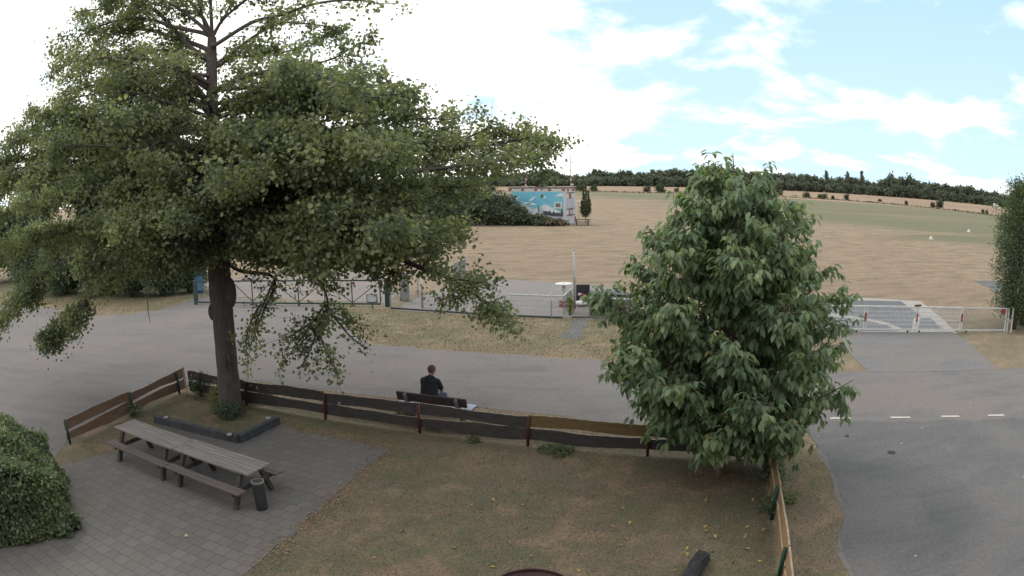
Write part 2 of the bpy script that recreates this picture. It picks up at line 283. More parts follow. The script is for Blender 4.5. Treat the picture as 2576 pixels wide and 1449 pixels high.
# ------------------------------------------------------------------ mesh helpers
def tag(o, label=None, cat=None, group=None, kind=None):
    if label: o['label'] = label
    if cat: o['category'] = cat
    if group: o['group'] = group
    if kind: o['kind'] = kind
    return o
def empty(name, loc=(0, 0, 0), rz=0.0, label=None, cat=None, group=None):
    o = bpy.data.objects.new(name, None); C.objects.link(o); o.location = loc; o.rotation_euler = (0, 0, rz)
    return tag(o, label, cat, group)
def link(name, me, parent=None, m=None):
    if m is not None:
        for x in (m if isinstance(m, (list, tuple)) else [m]): me.materials.append(x)
    o = bpy.data.objects.new(name, me); C.objects.link(o)
    if parent is not None: o.parent = parent
    return o
def copy_tree(o, parent=None):
    c = o.copy(); C.objects.link(c)
    if parent is not None: c.parent = parent
    for ch in list(o.children): copy_tree(ch, c)
    return c
class MB:
    def __init__(s): s.v = []; s.f = []; s.mi = []; s.cur = 0
    def add(s, vs, fs):
        b = len(s.v); s.v += [tuple(v) for v in vs]; s.f += [tuple(b+i for i in f) for f in fs]; s.mi += [s.cur]*len(fs); return s
    def box(s, c, d, rz=0., mtx=None, bev=0.0):
        x, y, z = (k/2 for k in d); b = min(bev, x*.9, y*.9, z*.9)
        if b > 0:
            pts = []
            for zz, k in ((-z, b), (-z+b, 0), (z-b, 0), (z, b)):
                for sx, sy in ((-1, -1), (1, -1), (1, 1), (-1, 1)): pts.append(Vector((sx*(x-k), sy*(y-k), zz)))
            fs = [(3, 2, 1, 0), (12, 13, 14, 15)]
            for r in range(3):
                for i in range(4): j = (i+1) % 4; fs.append((r*4+i, r*4+j, r*4+4+j, r*4+4+i))
        else:
            pts = [Vector((i, j, k)) for k in (-z, z) for i, j in ((-x, -y), (x, -y), (x, y), (-x, y))]
            fs = [(3, 2, 1, 0), (4, 5, 6, 7), (0, 1, 5, 4), (1, 2, 6, 5), (2, 3, 7, 6), (3, 0, 4, 7)]
        m = Matrix.Rotation(rz, 3, 'Z') if mtx is None else mtx
        return s.add([m @ p + Vector(c) for p in pts], fs)
    def beam(s, a, b, w, h, up=(0, 0, 1), bev=0.0):
        a, b = Vector(a), Vector(b); d = b-a; ln = d.length; x = d/ln; u = Vector(up); y = u.cross(x)
        if y.length < 1e-4: y = Vector((0, 1, 0)).cross(x)
        y.normalize(); z = x.cross(y); m = Matrix((x, y, z)).transposed()
        return s.box((a+b)/2, (ln, w, h), mtx=m, bev=bev)
    def tube(s, pts, rs, n=8, cap=True, side=None, jit=0.0):
        pts = [Vector(p) for p in pts]; k = len(pts); b = []
        ref = Vector(side) if side is not None else None
        prev = None
        for i, p in enumerate(pts):
            t = (pts[min(i+1, k-1)]-pts[max(i-1, 0)])
            t = t.normalized() if t.length > 1e-9 else Vector((0, 0, 1))
            if ref is None: ref = Vector((1, 0, 0)) if abs(t.x) < .8 else Vector((0, 1, 0))
            u = (ref - t*ref.dot(t)); u = u.normalized() if u.length > 1e-6 else t.orthogonal().normalized(); v = t.cross(u)
            if side is None: ref = u
            r = rs[i] if isinstance(rs, (list, tuple)) else rs
            rx, ry = r if isinstance(r, tuple) else (r, r)
            for j in range(n):
                a = 2*math.pi*j/n; q = 1+(R_.uniform(-jit, jit) if jit else 0); b.append(p + u*math.cos(a)*rx*q + v*math.sin(a)*ry*q)
        fs = [(i*n+j, i*n+(j+1) % n, (i+1)*n+(j+1) % n, (i+1)*n+j) for i in range(k-1) for j in range(n)]
        if cap: fs += [tuple(reversed(range(n))), tuple(range((k-1)*n, k*n))]
        return s.add(b, fs)
    def cyl(s, c, r, z0, z1, n=16, r2=None):
        return s.tube([(c[0], c[1], z0), (c[0], c[1], z1)], [r, r if r2 is None else r2], n, side=(1, 0, 0))
    def ball(s, c, r, n=10, sq=(1, 1, 1)):
        c = Vector(c); pts = []; m = n//2
        for i in range(1, m):
            a = math.pi*i/m
            for j in range(n): b = 2*math.pi*j/n; pts.append(c+Vector((r*math.sin(a)*math.cos(b)*sq[0], r*math.sin(a)*math.sin(b)*sq[1], r*math.cos(a)*sq[2])))
        pts += [c+Vector((0, 0, r*sq[2])), c-Vector((0, 0, r*sq[2]))]; t = len(pts)-2
        fs = [(i*n+j, (i+1)*n+j, (i+1)*n+(j+1) % n, i*n+(j+1) % n) for i in range(m-2) for j in range(n)]
        fs += [(t, j, (j+1) % n) for j in range(n)] + [(t+1, (m-2)*n+(j+1) % n, (m-2)*n+j) for j in range(n)]
        return s.add(pts, fs)
    def ring(s, c, ro, ri, z0, z1, n=32):
        vs = []
        for j in range(n):
            a = 2*math.pi*j/n; cx, sx = math.cos(a), math.sin(a)
            vs += [(c[0]+ro*cx, c[1]+ro*sx, z0), (c[0]+ro*cx, c[1]+ro*sx, z1), (c[0]+ri*cx, c[1]+ri*sx, z1), (c[0]+ri*cx, c[1]+ri*sx, z0)]
        fs = []
        for j in range(n):
            a, b = j*4, ((j+1) % n)*4
            for q in range(4): fs.append((a+q, b+q, b+(q+1) % 4, a+(q+1) % 4))
        return s.add(vs, fs)
    def mesh(s, name, smooth=False):
        me = bpy.data.meshes.new(name); me.from_pydata(s.v, [], s.f); me.polygons.foreach_set('material_index', s.mi)
        if smooth: me.polygons.foreach_set('use_smooth', [True]*len(s.f))
        me.update(); return me
    def build(s, name, m, parent=None, smooth=False): return link(name, s.mesh(name, smooth), parent, m)
def sheet(name, pts, z, m, edge=0.0, step=.5, label=None):
    """flat ground sheet with a slightly ragged outline, upper face only plus a short skirt"""
    P = [Vector((p[0], p[1])) for p in pts]; o = []
    for i in range(len(P)):
        a, b = P[i], P[(i+1) % len(P)]; L_ = (b-a).length; n = max(1, min(400, int(L_/step))) if edge > 0 else 1
        nn = Vector((-(b-a).y, (b-a).x)); nn = nn/nn.length if nn.length > 0 else nn
        for k in range(n):
            q = a.lerp(b, k/n)
            if edge > 0: q = q+nn*R_.gauss(0, edge)
            o.append((q.x, q.y, z))
    import bmesh
    bm = bmesh.new(); f = bm.faces.new([bm.verts.new(v) for v in o]); bm.normal_update()
    if f.normal.z < 0: f.normal_flip()
    bmesh.ops.triangulate(bm, faces=[f]); me = bpy.data.meshes.new(name); bm.to_mesh(me); bm.free()
    ob = link(name, me, None, m); tag(ob, label, kind='structure'); return ob

# leaves: arrays of base points, tip directions, normals
def norm(a): return a/np.maximum(np.linalg.norm(a, axis=-1, keepdims=True), 1e-9)
def leaf_mesh(name, P, D, Nn, ln, wd, fold=.25, long=False, droop=0.0):
    n = len(P); D = norm(D); Sd = norm(np.cross(D, Nn)); Nn = np.cross(Sd, D); ln = ln[:, None]; wd = wd[:, None]
    if long:
        st = [(0, 0, 0), (.33, -.5, 1), (.33, 0, 0), (.33, .5, 1), (.7, -.36, 1), (.7, 0, 0), (.7, .36, 1), (1, 0, 0)]
        F = [(0, 3, 2), (0, 2, 1), (2, 3, 6, 5), (1, 2, 5, 4), (5, 6, 7), (4, 5, 7)]
    else:
        st = [(0, 0, 0), (.35, -.5, 1), (.8, -.42, 1), (1.0, 0, 0), (.8, .42, 1), (.35, .5, 1)]
        F = [(0, 5, 4, 3), (0, 3, 2, 1)]
    V = np.empty((n, len(st), 3))
    for i, (a, b, c) in enumerate(st):
        V[:, i] = P + D*ln*a + Sd*wd*b + Nn*(c*fold*wd*.5) - Nn*ln*droop*a*a
    V = V.reshape(-1, 3); k = len(st)
    tot = [len(f) for f in F]; base = np.arange(n)[:, None]*k
    idx = np.concatenate([np.array(f) for f in F])[None, :] + base
    lt = np.tile(np.array(tot), n); ls = np.concatenate([[0], np.cumsum(lt)[:-1]])
    me = bpy.data.meshes.new(name); me.vertices.add(len(V)); me.vertices.foreach_set('co', V.ravel())
    me.loops.add(idx.size); me.loops.foreach_set('vertex_index', idx.ravel().astype(np.int32))
    me.polygons.add(len(lt)); me.polygons.foreach_set('loop_start', ls.astype(np.int32)); me.polygons.foreach_set('loop_total', lt.astype(np.int32))
    me.update(calc_edges=True); me.validate(); return me
def rv(n, s=1.0): return rng.normal(0, s, (n, 3))

# ------------------------------------------------------------------ setting: ground and pavings
g = MB(); 
xs = [-900, -400, -120, -40, 0, 40, 120, 400, 900]; ys = [-60, 0, 20, 60, 150, 400, 900, 1600]
for i in range(len(xs)-1):
    for j in range(len(ys)-1):
        g.add([(xs[i], ys[j], 0), (xs[i+1], ys[j], 0), (xs[i+1], ys[j+1], 0), (xs[i], ys[j+1], 0)], [(0, 1, 2, 3)])
tag(g.build('ground', M['ground']), kind='structure')
u_ = Vector((.952, -.305, 0)); v_ = Vector((.305, .952, 0))
road = [S(110, 1200), S(158, 1118), S(168, 1104), S(330, 1028), S(450, 976), S(490, 968), S(560, 962), S(640, 957), S(700, 967), S(850, 987), S(985, 1001), S(1200, 1023), S(1400, 1046), S(1560, 1067),
        S(1750, 1085), S(1930, 1092), S(2015, 1078), S(2055, 1115), S(2085, 1180), S(2105, 1240), S(2121, 1300), S(2110, 1350), S(2125, 1440), Vector((4.6, 4, 0)), Vector((4.4, -1, 0)), Vector((30, -1, 0)), Vector((34, 9, 0)),
        S(2576, 926), S(2500, 929), S(2170, 934), S(1900, 933), S(1600, 917), S(1480, 904), S(1300, 893), S(1100, 880), S(940, 865), S(898, 850), S(878, 828), S(868, 800), S(850, 778), S(835, 769), S(700, 758), S(560, 748), S(490, 750),
        S(440, 768), S(396, 781), S(297, 793), S(247, 794), S(168, 782), S(95, 771), S(20, 765), Vector((-50, 30, 0)), Vector((-50, 8, 0)), Vector((-14, 8, 0))]
sheet('road', road, .004, M['asphalt'], .07)
sheet('parking_asphalt', [S(2010, 1068), S(2140, 1061), S(2400, 1057), S(2576, 1052), Vector((34, 6, 0)), Vector((30, -1, 0)), Vector((4.5, -1, 0)), Vector((4.7, 4, 0)), S(2132, 1440), S(2116, 1350), S(2127, 1300), S(2111, 1240), S(2091, 1180), S(2061, 1115)], .008, M['asphalt_blue'], .06)
# patio: edges follow the fence direction
patio = [S(985, 1131), S(900, 1195), S(800, 1285), S(700, 1375), S(610, 1449), Vector((-5.2, 4.5, 0)), Vector((-10.5, 4.5, 0)), S(20, 1320), S(110, 1190), S(150, 1170), S(290, 1140), S(380, 1090), S(410, 1068), S(605, 1118), S(705, 1065), S(760, 1085), S(860, 1103)]
sheet('patio_paving', patio, .008, M['patio'], .025, .35)
sheet('paved_pad', [S(1000, 782), S(1016, 765), S(1183, 700), S(1240, 701), S(1395, 711), S(1475, 716), S(1560, 724), S(1600, 812), S(1436, 800), S(1280, 797)], .006, M['pad'], .02)
sheet('slab_path', [S(1438, 803), S(1480, 805), S(1474, 822), S(1459, 838), S(1470, 847), S(1440, 852), S(1398, 849), S(1424, 835), S(1436, 820)], .006, M['dark_asphalt'], .03, .25)
sheet('driveway', [S(2185, 937), S(2510, 931), S(2470, 890), S(2415, 845), S(2395, 836), S(2105, 834), S(2120, 870), S(2160, 915)], .009, M['drive'], .04)
sheet('concrete_apron', [S(2050, 748), S(2090, 747), S(2195, 750), S(2316, 758), S(2337, 773), S(2364, 798), S(2408, 838), S(2050, 838)], .005, M['concrete'], .04)
sheet('dark_asphalt_panel', [S(2055, 754), S(2266, 758), S(2285, 772), S(2318, 795), S(2298, 800), S(2292, 833), S(2282, 833), S(2235, 812), S(2181, 801), S(2055, 783)], .009, M['dark_asphalt'], .02)
sheet('dark_asphalt_panel', [S(2055, 793), S(2175, 806), S(2230, 818), S(2262, 833), S(2055, 833)], .009, M['dark_asphalt'], .02)
sheet('dark_asphalt_panel', [S(2316, 800), S(2339, 800), S(2377, 832), S(2306, 832)], .009, M['dark_asphalt'], .02)
sheet('side_track', [S(2446, 706), S(2530, 707), Vector((50, 34, 0)), Vector((44, 24, 0)), S(2521, 745), S(2496, 729)], .005, M['asphalt_blue'], .08)
sheet('gate_apron', [S(600, 747), S(980, 762), S(1005, 740), S(960, 690), S(860, 672), S(640, 690), S(500, 715)], .004, asphalt_mat('dusty_concrete', (.20, .18, .172), (.25, .225, .21), (.26, .215, .18), 0), .12)
for i, (a, b) in enumerate((((2088, 1053), (2140, 1053)), ((2240, 1051), (2289, 1050.5)), ((2367, 1048.5), (2412, 1048)), ((2485, 1046), (2525, 1045)))):
    p, q = S(*a), S(*b); d = (q-p).normalized(); n = Vector((-d.y, d.x, 0))*.055
    sheet('road_marking', [p-n, q-n, q+n, p+n], .013, M['road_paint'], .006, .12)
for n_, (px, py), r in (('large', (2242, 1139), .085), ('small', (2130, 1098), .05)):
    m_ = MB(); c = S(px, py); m_.cyl(c, r*1.25, .008, .014, 20); m_.cyl(c, r, .014, .017, 20)
    tag(m_.build('manhole_cover', M['manhole']), 'larger round iron cover in the bluish asphalt' if n_ == 'large' else 'smaller round iron cover near the dashed line', 'manhole cover')

# ------------------------------------------------------------------ clubhouse wall behind the camera (shades the patio)
m_ = MB(); m_.box((-2, -1.6, 3.6), (30, .4, 7.2)); tag(m_.build('clubhouse_wall', M['wall']), 'long brick clubhouse wall the view is taken from', 'wall')

# ------------------------------------------------------------------ fences
def wavy_board(p, q, z0, z1, th, amp, seed, m, parent, name='board', zdrift=(0, 0), both=True):
    p, q = Vector(p), Vector(q); d = q-p; ln = d.length; d.normalize(); n = Vector((-d.y, d.x, 0)); r = random.Random(seed)
    ph = [r.uniform(0, 6.3) for _ in range(6)]; N_ = 26; a = MB(); vs = []
    fr = [r.uniform(.6, 1.3) for _ in range(2)]
    for i in range(N_+1):
        t = i/N_; s = t*ln
        top = z1 + zdrift[0]*(t-.5) + amp*(math.sin(s*fr[0]*2.2+ph[0])+.4*math.sin(s*6+ph[1])) + r.uniform(-.006, .006)
        bot = z0 + zdrift[1]*(t-.5) + amp*(math.sin(s*fr[1]*2.2+ph[2])+.4*math.sin(s*5+ph[3])) + r.uniform(-.006, .006)
        c = p+d*s; top += .016*math.sin(t*math.pi*1.3+ph[4]); bot += .022*math.sin(t*math.pi*1.5+ph[5])
        for zz in (bot, top):
            for o in (-th/2, th/2): vs.append(c+n*o+Vector((0, 0, zz)))
    for i in range(N_):
        b = i*4; e = b+4
        a.cur = 0; a.add([], [])
    # order per station: bot-,bot+,top-,top+
    fs0, fs1 = [], []
    for i in range(N_):
        b = i*4; e = b+4
        fs0 += [(b, b+2, e+2, e), (b+1, e+1, e+3, b+3)]; fs1 += [(b+2, b+3, e+3, e+2), (b, e, e+1, b+1)]
    e = N_*4; fs1 += [(0, 1, 3, 2), (e, e+2, e+3, e+1)]
    a.v = [tuple(v) for v in vs]; a.f = fs0+fs1; a.mi = [0]*len(fs0)+[1]*len(fs1)
    return a.build(name, [m, M['board_edge']], parent)
# main fence along the road
f0 = S(819, 1055); f1 = S(1860, 1160)
fd = (f1-f0).normalized(); fn = Vector((-fd.y, fd.x, 0))
def fx(X): return f0 + fd*((X-f0.x)/fd.x)
Cn = fx(S(478, 990).x); Ce = fx(S(1926, 1186).x)
fe = empty('wooden_fence', f0, 0, 'long low two-board fence of dark wavy boards on red posts along the road', 'fence')
px = [Cn.x+.35, fx(S(523, 990).x).x+.05, S(640, 1003).x, S(819, 1055).x, S(1056, 1092).x, S(1328, 1125).x, S(1629, 1148).x, S(1860, 1160).x, Ce.x]
px[1:2] = []                                   # (the second reading belongs to the corner post)
px[0] = fx(S(524, 985).x).x
inv = Matrix.Translation(-f0)
stations = [Cn.x]+px
def prt(o, par):   # parts were modelled in world coordinates: keep them there under a moved parent
    o.matrix_parent_inverse = Matrix.Translation(-Vector(par.location)) if par.rotation_euler.z == 0 else par.matrix_basis.inverted(); return o
for i, X in enumerate(px[:-1]):
    c = fx(X); h_ = .70+R_.uniform(-.015, .02); ln_ = R_.uniform(-.02, .02)
    m_ = MB(); m_.tube([(c.x, c.y, -.05), (c.x+ln_, c.y, h_)], [.035, .033], 10, side=(1, 0, 0)); prt(m_.build('post', M['red_post'], fe, True), fe)
    m_ = MB(); m_.cyl((c.x+ln_, c.y), .036, h_, h_+.012, 10); 
off = fn*.055
for i in range(len(stations)-1):
    a, b = fx(stations[i])+off, fx(stations[i+1])+off
    if (b-a).length < .3: continue
    och = abs(stations[i]-px[4]) < .02
    a2, b2 = a+fd*.012, b-fd*.012
    prt(wavy_board(a2, b2, .435, .70, .03, .012, 40+i, M['fence_ochre' if och else 'fence_dark'], fe, zdrift=(R_.uniform(-.03, .03), R_.uniform(-.04, .04))), fe)
    prt(wavy_board(a2, b2, .12, .385, .03, .014, 80+i, M['fence_dark'], fe, zdrift=(R_.uniform(-.04, .04), R_.uniform(-.03, .03))), fe)
    if och: fe.children[-2]['label'] = 'unstained ochre board'
# left fence
lf = empty('wooden_fence', S(337, 1043), 0, 'low two-board fence of red-brown wavy boards on green posts left of the picnic tables', 'fence')
LP = [S(177, 1117), S(337, 1044), S(452, 991)]
for c in LP:
    m_ = MB(); m_.tube([(c.x, c.y, -.05), (c.x, c.y, .64)], [.036, .036], 10, side=(1, 0, 0)); prt(m_.build('post', M['green_post'], lf, True), lf)
dl = (LP[2]-LP[0]).normalized(); nl = Vector((-dl.y, dl.x, 0)); Lo = nl*.055
seg = [LP[0]-dl*.05, LP[1], LP[2]+dl*.35]
for i in range(2):
    a, b = seg[i]+Lo, seg[i+1]+Lo
    prt(wavy_board(a+dl*.01, b-dl*.01, .40, .64, .03, .012, 140+i, M['fence_brown'], lf, zdrift=(.05, .06)), lf)
    prt(wavy_board(a+dl*.01, b-dl*.01, .09, .345, .03, .014, 150+i, M['fence_brown'], lf, zdrift=(.10, .04)), lf)
ecp = seg[2]+Lo+dl*.05
m_ = MB(); m_.beam(ecp+Vector((0, 0, 0)), ecp+Vector((-.03, .02, .70)), .03, .07); prt(m_.build('end_board', M['board_edge'], lf), lf)
# right fence
RP = [S(1924, 1188), S(1941, 1307), S(1955, 1470)]
rf = empty('wooden_fence', RP[1], 0, 'low fence of pale unstained boards on green posts beside the asphalt, seen end on', 'fence')
dr = (RP[2]-RP[0]).normalized(); nr = Vector((-dr.y, dr.x, 0))
if nr.x < 0: nr = -nr
for c in RP+[RP[2]+dr*2.3]:
    m_ = MB(); m_.tube([(c.x, c.y, -.05), (c.x, c.y, .66)], [.036, .036], 10, side=(1, 0, 0)); prt(m_.build('post', M['green_post'], rf, True), rf)
sg = [RP[0]-dr*.35, RP[1], RP[2], RP[2]+dr*2.3]
for i in range(3):
    a, b = sg[i]+nr*.06, sg[i+1]+nr*.06
    prt(wavy_board(a+dr*.01, b-dr*.01, .42, .69, .03, .012, 240+i, M['fence_pale'], rf), rf)
    prt(wavy_board(a+dr*.01, b-dr*.01, .10, .33, .03, .014, 250+i, M['fence_pale'], rf), rf)

# ------------------------------------------------------------------ picnic tables
p0 = S(286, 1073, .72); p9 = S(621, 1195, .72); td = (p9-p0); tl = td.length/2; ta = math.atan2(td.y, td.x); td.normalize(); tn = Vector((-td.y, td.x, 0))
def picnic(name, loc, rz, label, group=None, L_=2.2, W=.66, wood='table_wood'):
    t = empty(name, loc, rz, label, 'picnic table', group)
    top = empty('tabletop', (0, 0, 0)); C.objects.unlink(top); bpy.data.objects.remove(top)
    m_ = MB(); pw = W/6
    for k in range(6): m_.box((R_.uniform(-.006, .006), -W/2+pw*(k+.5), .70+R_.uniform(-.002, .002)), (L_-.015, pw-.010, .036), bev=.004)
    m_.build('tabletop', M[wood], t)
    for s in (-1, 1):
        m_ = MB()
        for k in (0, 1): m_.box((R_.uniform(-.006, .006), s*(W/2+.15+.125*k), .42), (L_-.015, .115, .034), bev=.004)
        m_.build('seat', M['seat_wood'], t)
    for x in (-L_/2+.28, L_/2-.28):
        for s in (-1, 1):
            m_ = MB(); m_.beam((x, s*(W/2-.09), .68), (x, s*(W/2+.20), 0), .09, .09, up=(1, 0, 0), bev=.006); m_.build('leg', M['frame_wood'], t)
        m_ = MB(); m_.beam((x+.07, -W/2-.30, .375), (x+.07, W/2+.30, .375), .045, .09, bev=.005); m_.beam((x+.07, -W/2+.02, .657), (x+.07, W/2-.02, .657), .045, .05)
        m_.build('crossbar', M['frame_wood'], t)
    return t
mid = p0+tn*.33
tA = picnic('picnic_table', (mid.x+td.x*tl*.5, mid.y+td.y*tl*.5, 0), ta, 'grey wooden picnic table nearer the left fence', 'picnic tables pushed end to end on the patio', tl)
cB = mid+td*(tl*1.5+.01)+tn*.02
tB = picnic('picnic_table', (cB.x, cB.y, 0), ta-.01, 'grey wooden picnic table with a whitish worn top beside the litter bin', 'picnic tables pushed end to end on the patio', tl)
# litter bin
bc = S(660, 1280); bn = empty('litter_bin', bc, 0, 'dark slim cylindrical litter bin with a pale rim at the end of the picnic tables', 'bin')
m_ = MB(); m_.tube([(0, 0, 0), (0, 0, .03), (0, 0, .52), (0, 0, .56)], [.112, .115, .122, .122], 28, cap=True, side=(1, 0, 0)); m_.build('bin_body', M['bin_metal'], bn, True)
m_ = MB(); m_.ring((0, 0), .128, .106, .56, .585, 32); m_.build('rim', M['steel'], bn)
m_ = MB(); m_.cyl((0, 0), .105, .561, .565, 24); m_.build('dark_inside', M['frame_wood'], bn)  # dark disc painted in for the shaded inside of the bin
m_ = MB(); m_.box((-.12, .02, .40), (.02, .05, .06), bev=.004); m_.build('lock', M['black'], bn)
# kerb planter edge
K0, K1, K2 = S(393, 1062), S(602, 1114), S(700, 1066)
kb = empty('kerb_edging', K1, 0, 'L-shaped row of anthracite kerb blocks round the big tree', 'edging')
for a, b in ((K0, K1), (K2, K1)):
    d = (b-a); n = max(1, round(d.length/.30)); 
    for k in range(n):
        c = a.lerp(b, (k+.5)/n); q = MB(); q.box((c.x, c.y, .10), (d.length/n-.008, .15, .20), math.atan2(d.y, d.x), bev=.012)
        prt(q.build('kerb_block', M['dark_stone'], kb), kb)
for (x, y), lb in (((418, 1051), 'round milky glass dish at the left end of the kerb blocks'), ((577, 1094), 'round milky glass dish near the corner of the kerb blocks'), ((674, 1053), 'round milky glass dish at the right end of the kerb blocks')):
    c = S(x, y, .205); q = MB(); q.ring((c.x, c.y), .062, .05, .2, .235, 20); q.cyl((c.x, c.y), .05, .201, .215, 20); tag(q.build('glass_dish', M['glass_dish'], None, True), lb, 'dish', 'glass dishes on the kerb')
q = MB(); c = S(470, 1353); q.ball((c.x, c.y, .041), .033, 16); tag(q.build('tennis_ball', M['ball'], None, True), 'yellow-green tennis ball lying on the patio pavers', 'ball')

# ------------------------------------------------------------------ bench and person
ba, bb = S(1003, 1008, .46), S(1185, 1031, .46); bdv = (bb-ba).normalized(); brz = math.atan2(bdv.y, bdv.x); bl = (bb-ba).length
bo = (ba+bb)/2; bnv = Vector((-bdv.y, bdv.x, 0))
be = empty('park_bench', (bo.x, bo.y, 0), brz, 'park bench with dark plank back and pale blue seat on concrete supports facing the road', 'bench')
for y0, nm in ((.09, 0), (.28, 1)):
    q = MB(); q.box((0, y0, .455), (bl, .17, .012)); q.box((0, y0, .432), (bl, .172, .034), bev=.006); q.mi[:6] = [0]*6; q.mi[6:] = [1]*(len(q.mi)-6)
    o = link('seat_board', q.mesh('seat_board'), be, [M['bench_blue'], M['bench_navy']])
q = MB(); mt = Matrix.Rotation(rad(14), 3, 'X'); q.box((-.02, -.10, .635), (bl*.955, .045, .235), mtx=mt, bev=.008); q.build('backrest', M['bench_back'], be)
for x in (-bl/2+.28, bl/2-.30):
    q = MB(); q.tube([(x, .20, 0), (x, .16, .2), (x, .10, .36), (x, -.06, .46), (x, -.14, .60), (x, -.175, .70), (x, -.19, .735)], [(.05, .12), (.05, .10), (.05, .09), (.05, .065), (.05, .05), (.05, .045), (.035, .03)], 12, side=(1, 0, 0))
    q.build('support', M['concrete_support'], be, True)
# person, local frame: x along the bench, y towards the road
ppx = -.30*bl/1.9
pp = bo + bdv*(-bl*.095) + bnv*.14
pe_body = None
def skin_mesh(name, verts, edges, radii, m, parent, root=0, sub=2):
    me = bpy.data.meshes.new(name); me.from_pydata(verts, edges, []); o = link(name, me, parent, m)
    md = o.modifiers.new('skin', 'SKIN'); md.use_smooth_shade = True
    sv = me.skin_vertices[0].data
    for i, r in enumerate(radii): sv[i].radius = r if isinstance(r, tuple) else (r, r)
    sv[root].use_root = True
    sb = o.modifiers.new('sub', 'SUBSURF'); sb.levels = sub; sb.render_levels = sub
    return o
V_, E_, Rr = [], [], []
def vx(p, r, parent=None):
    V_.append(p); Rr.append(r); 
    if parent is not None: E_.append((parent, len(V_)-1))
    return len(V_)-1
pel = vx((0, 0, .56), .12); bel = vx((0, .01, .68), .115, pel); che = vx((0, .06, .88), .125, bel); nb = vx((0, .12, 1.05), .07, che); nk = vx((0, .155, 1.11), .052, nb)
hd1 = vx((0, .18, 1.165), .08, nk); hd2 = vx((0, .20, 1.235), .10, hd1); hd3 = vx((0, .205, 1.29), .08, hd2)
nose = vx((0, .30, 1.215), .014, hd2)
for s in (-1, 1):
    ear = vx((s*.092, .19, 1.215), .018, hd2)
    sh = vx((s*.17, .09, 1.0), .062, che); el = vx((s*.235, .19, .77), .042, sh); fa = vx((s*.20, .30, .70), .036, el); wr = vx((s*.09, .43, .645), .026, fa); pa = vx((s*.055, .485, .625), .030, wr)
    for k, (dx, ll) in enumerate(((-.026, .062), (-.009, .072), (.009, .068), (.025, .055))):
        f1_ = vx((s*.045+dx*.9, .525, .605), .0095, pa); f2_ = vx((s*.04+dx, .525+ll*.45, .585), .0085, f1_); vx((s*.035+dx, .525+ll*.62, .56), .007, f2_)
    th_ = vx((s*.085, .50, .65), .011, pa); vx((s*.075, .535, .655), .009, th_)
    hp = vx((s*.095, .03, .55), .085, pel); kn = vx((s*.18, .42, .53), .06, hp); an = vx((s*.17, .40, .10), .04, kn); vx((s*.18, .52, .05), .038, an)
person = skin_mesh('person', V_, E_, Rr, M['skin'], None)
person.location = (pp.x, pp.y, 0); person.rotation_euler = (0, 0, brz)
tag(person, 'person with cropped hair in a black short-sleeved shirt sitting hunched on the bench', 'person')
q = MB(); q.tube([(0, -.02, .47), (0, -.03, .54), (0, -.015, .66), (0, .02, .80), (0, .06, .93), (0, .085, 1.01), (0, .115, 1.065), (0, .135, 1.095)],
    [(.225, .13), (.235, .15), (.225, .15), (.225, .145), (.225, .135), (.20, .12), (.14, .09), (.08, .068)], 20, side=(1, 0, 0))
for s in (-1, 1): q.tube([(s*.13, .085, 1.01), (s*.185, .095, .975), (s*.212, .13, .90), (s*.238, .18, .79)], [.07, .082, .074, .064], 12)
q.build('shirt', M['shirt'], person, True)
q = MB()
for s in (-1, 1): q.tube([(s*.08, -.04, .54), (s*.11, .10, .555), (s*.16, .32, .555), (s*.185, .43, .54), (s*.183, .45, .44), (s*.175, .42, .25), (s*.17, .40, .11)], [.115, .11, .088, .078, .07, .062, .06], 14)
q.build('trousers', M['jeans'], person, True)
for s in (-1, 1):
    q = MB(); q.tube([(s*.17, .34, .045), (s*.17, .40, .05), (s*.18, .50, .045), (s*.185, .60, .035)], [(.04, .04), (.048, .05), (.048, .042), (.035, .025)], 12, side=(1, 0, 0)); q.build('shoe', M['shoe'], person, True)
q = MB(); q.ball((0, .19, 1.25), .108, 16, (.92, 1.05, .95)); q.build('hair', M['hair'], person, True)

# ------------------------------------------------------------------ fire bowl, charred log
fc = S(1335, 1430, .30); fb = empty('fire_bowl', (fc.x, fc.y-.60, 0), 0, 'round rusty steel fire bowl at the bottom edge of the lawn', 'fire bowl')
q = MB(); q.ring((0, 0), .60, .575, .26, .30, 64); q.build('rim', M['rust'], fb)
q = MB(); q.tube([(0, 0, .10), (0, 0, .12), (0, 0, .17), (0, 0, .26)], [.10, .30, .46, .585], 48, side=(1, 0, 0), cap=True); q.f = [f for f in q.f if len(f) < 20 or f[0] > f[1]]; q.mi = q.mi[:len(q.f)]; q.build('bowl', M['rust'], fb, True)
for k in range(3):
    a = 2.1*k; q = MB(); q.tube([(.35*math.cos(a), .35*math.sin(a), .16), (.42*math.cos(a), .42*math.sin(a), 0)], [.02, .02], 8); q.build('foot', M['rust'], fb)
la, lb = S(1768, 1400, .13), S(1715, 1478, .12)
q = MB(); ldir = (lb-la); q.tube([la-ldir*.06+Vector((0, 0, .02)), la, la+ldir*.25, la+ldir*.5+Vector((.02, 0, .02)), la+ldir*.8, la+ldir*1.15], [.075, .125, .13, .12, .13, .12], 16, jit=.16)
lg = q.build('charred_log', M['char'], None, False); tag(lg, 'thick charred black log lying on the lawn at the bottom edge', 'log')

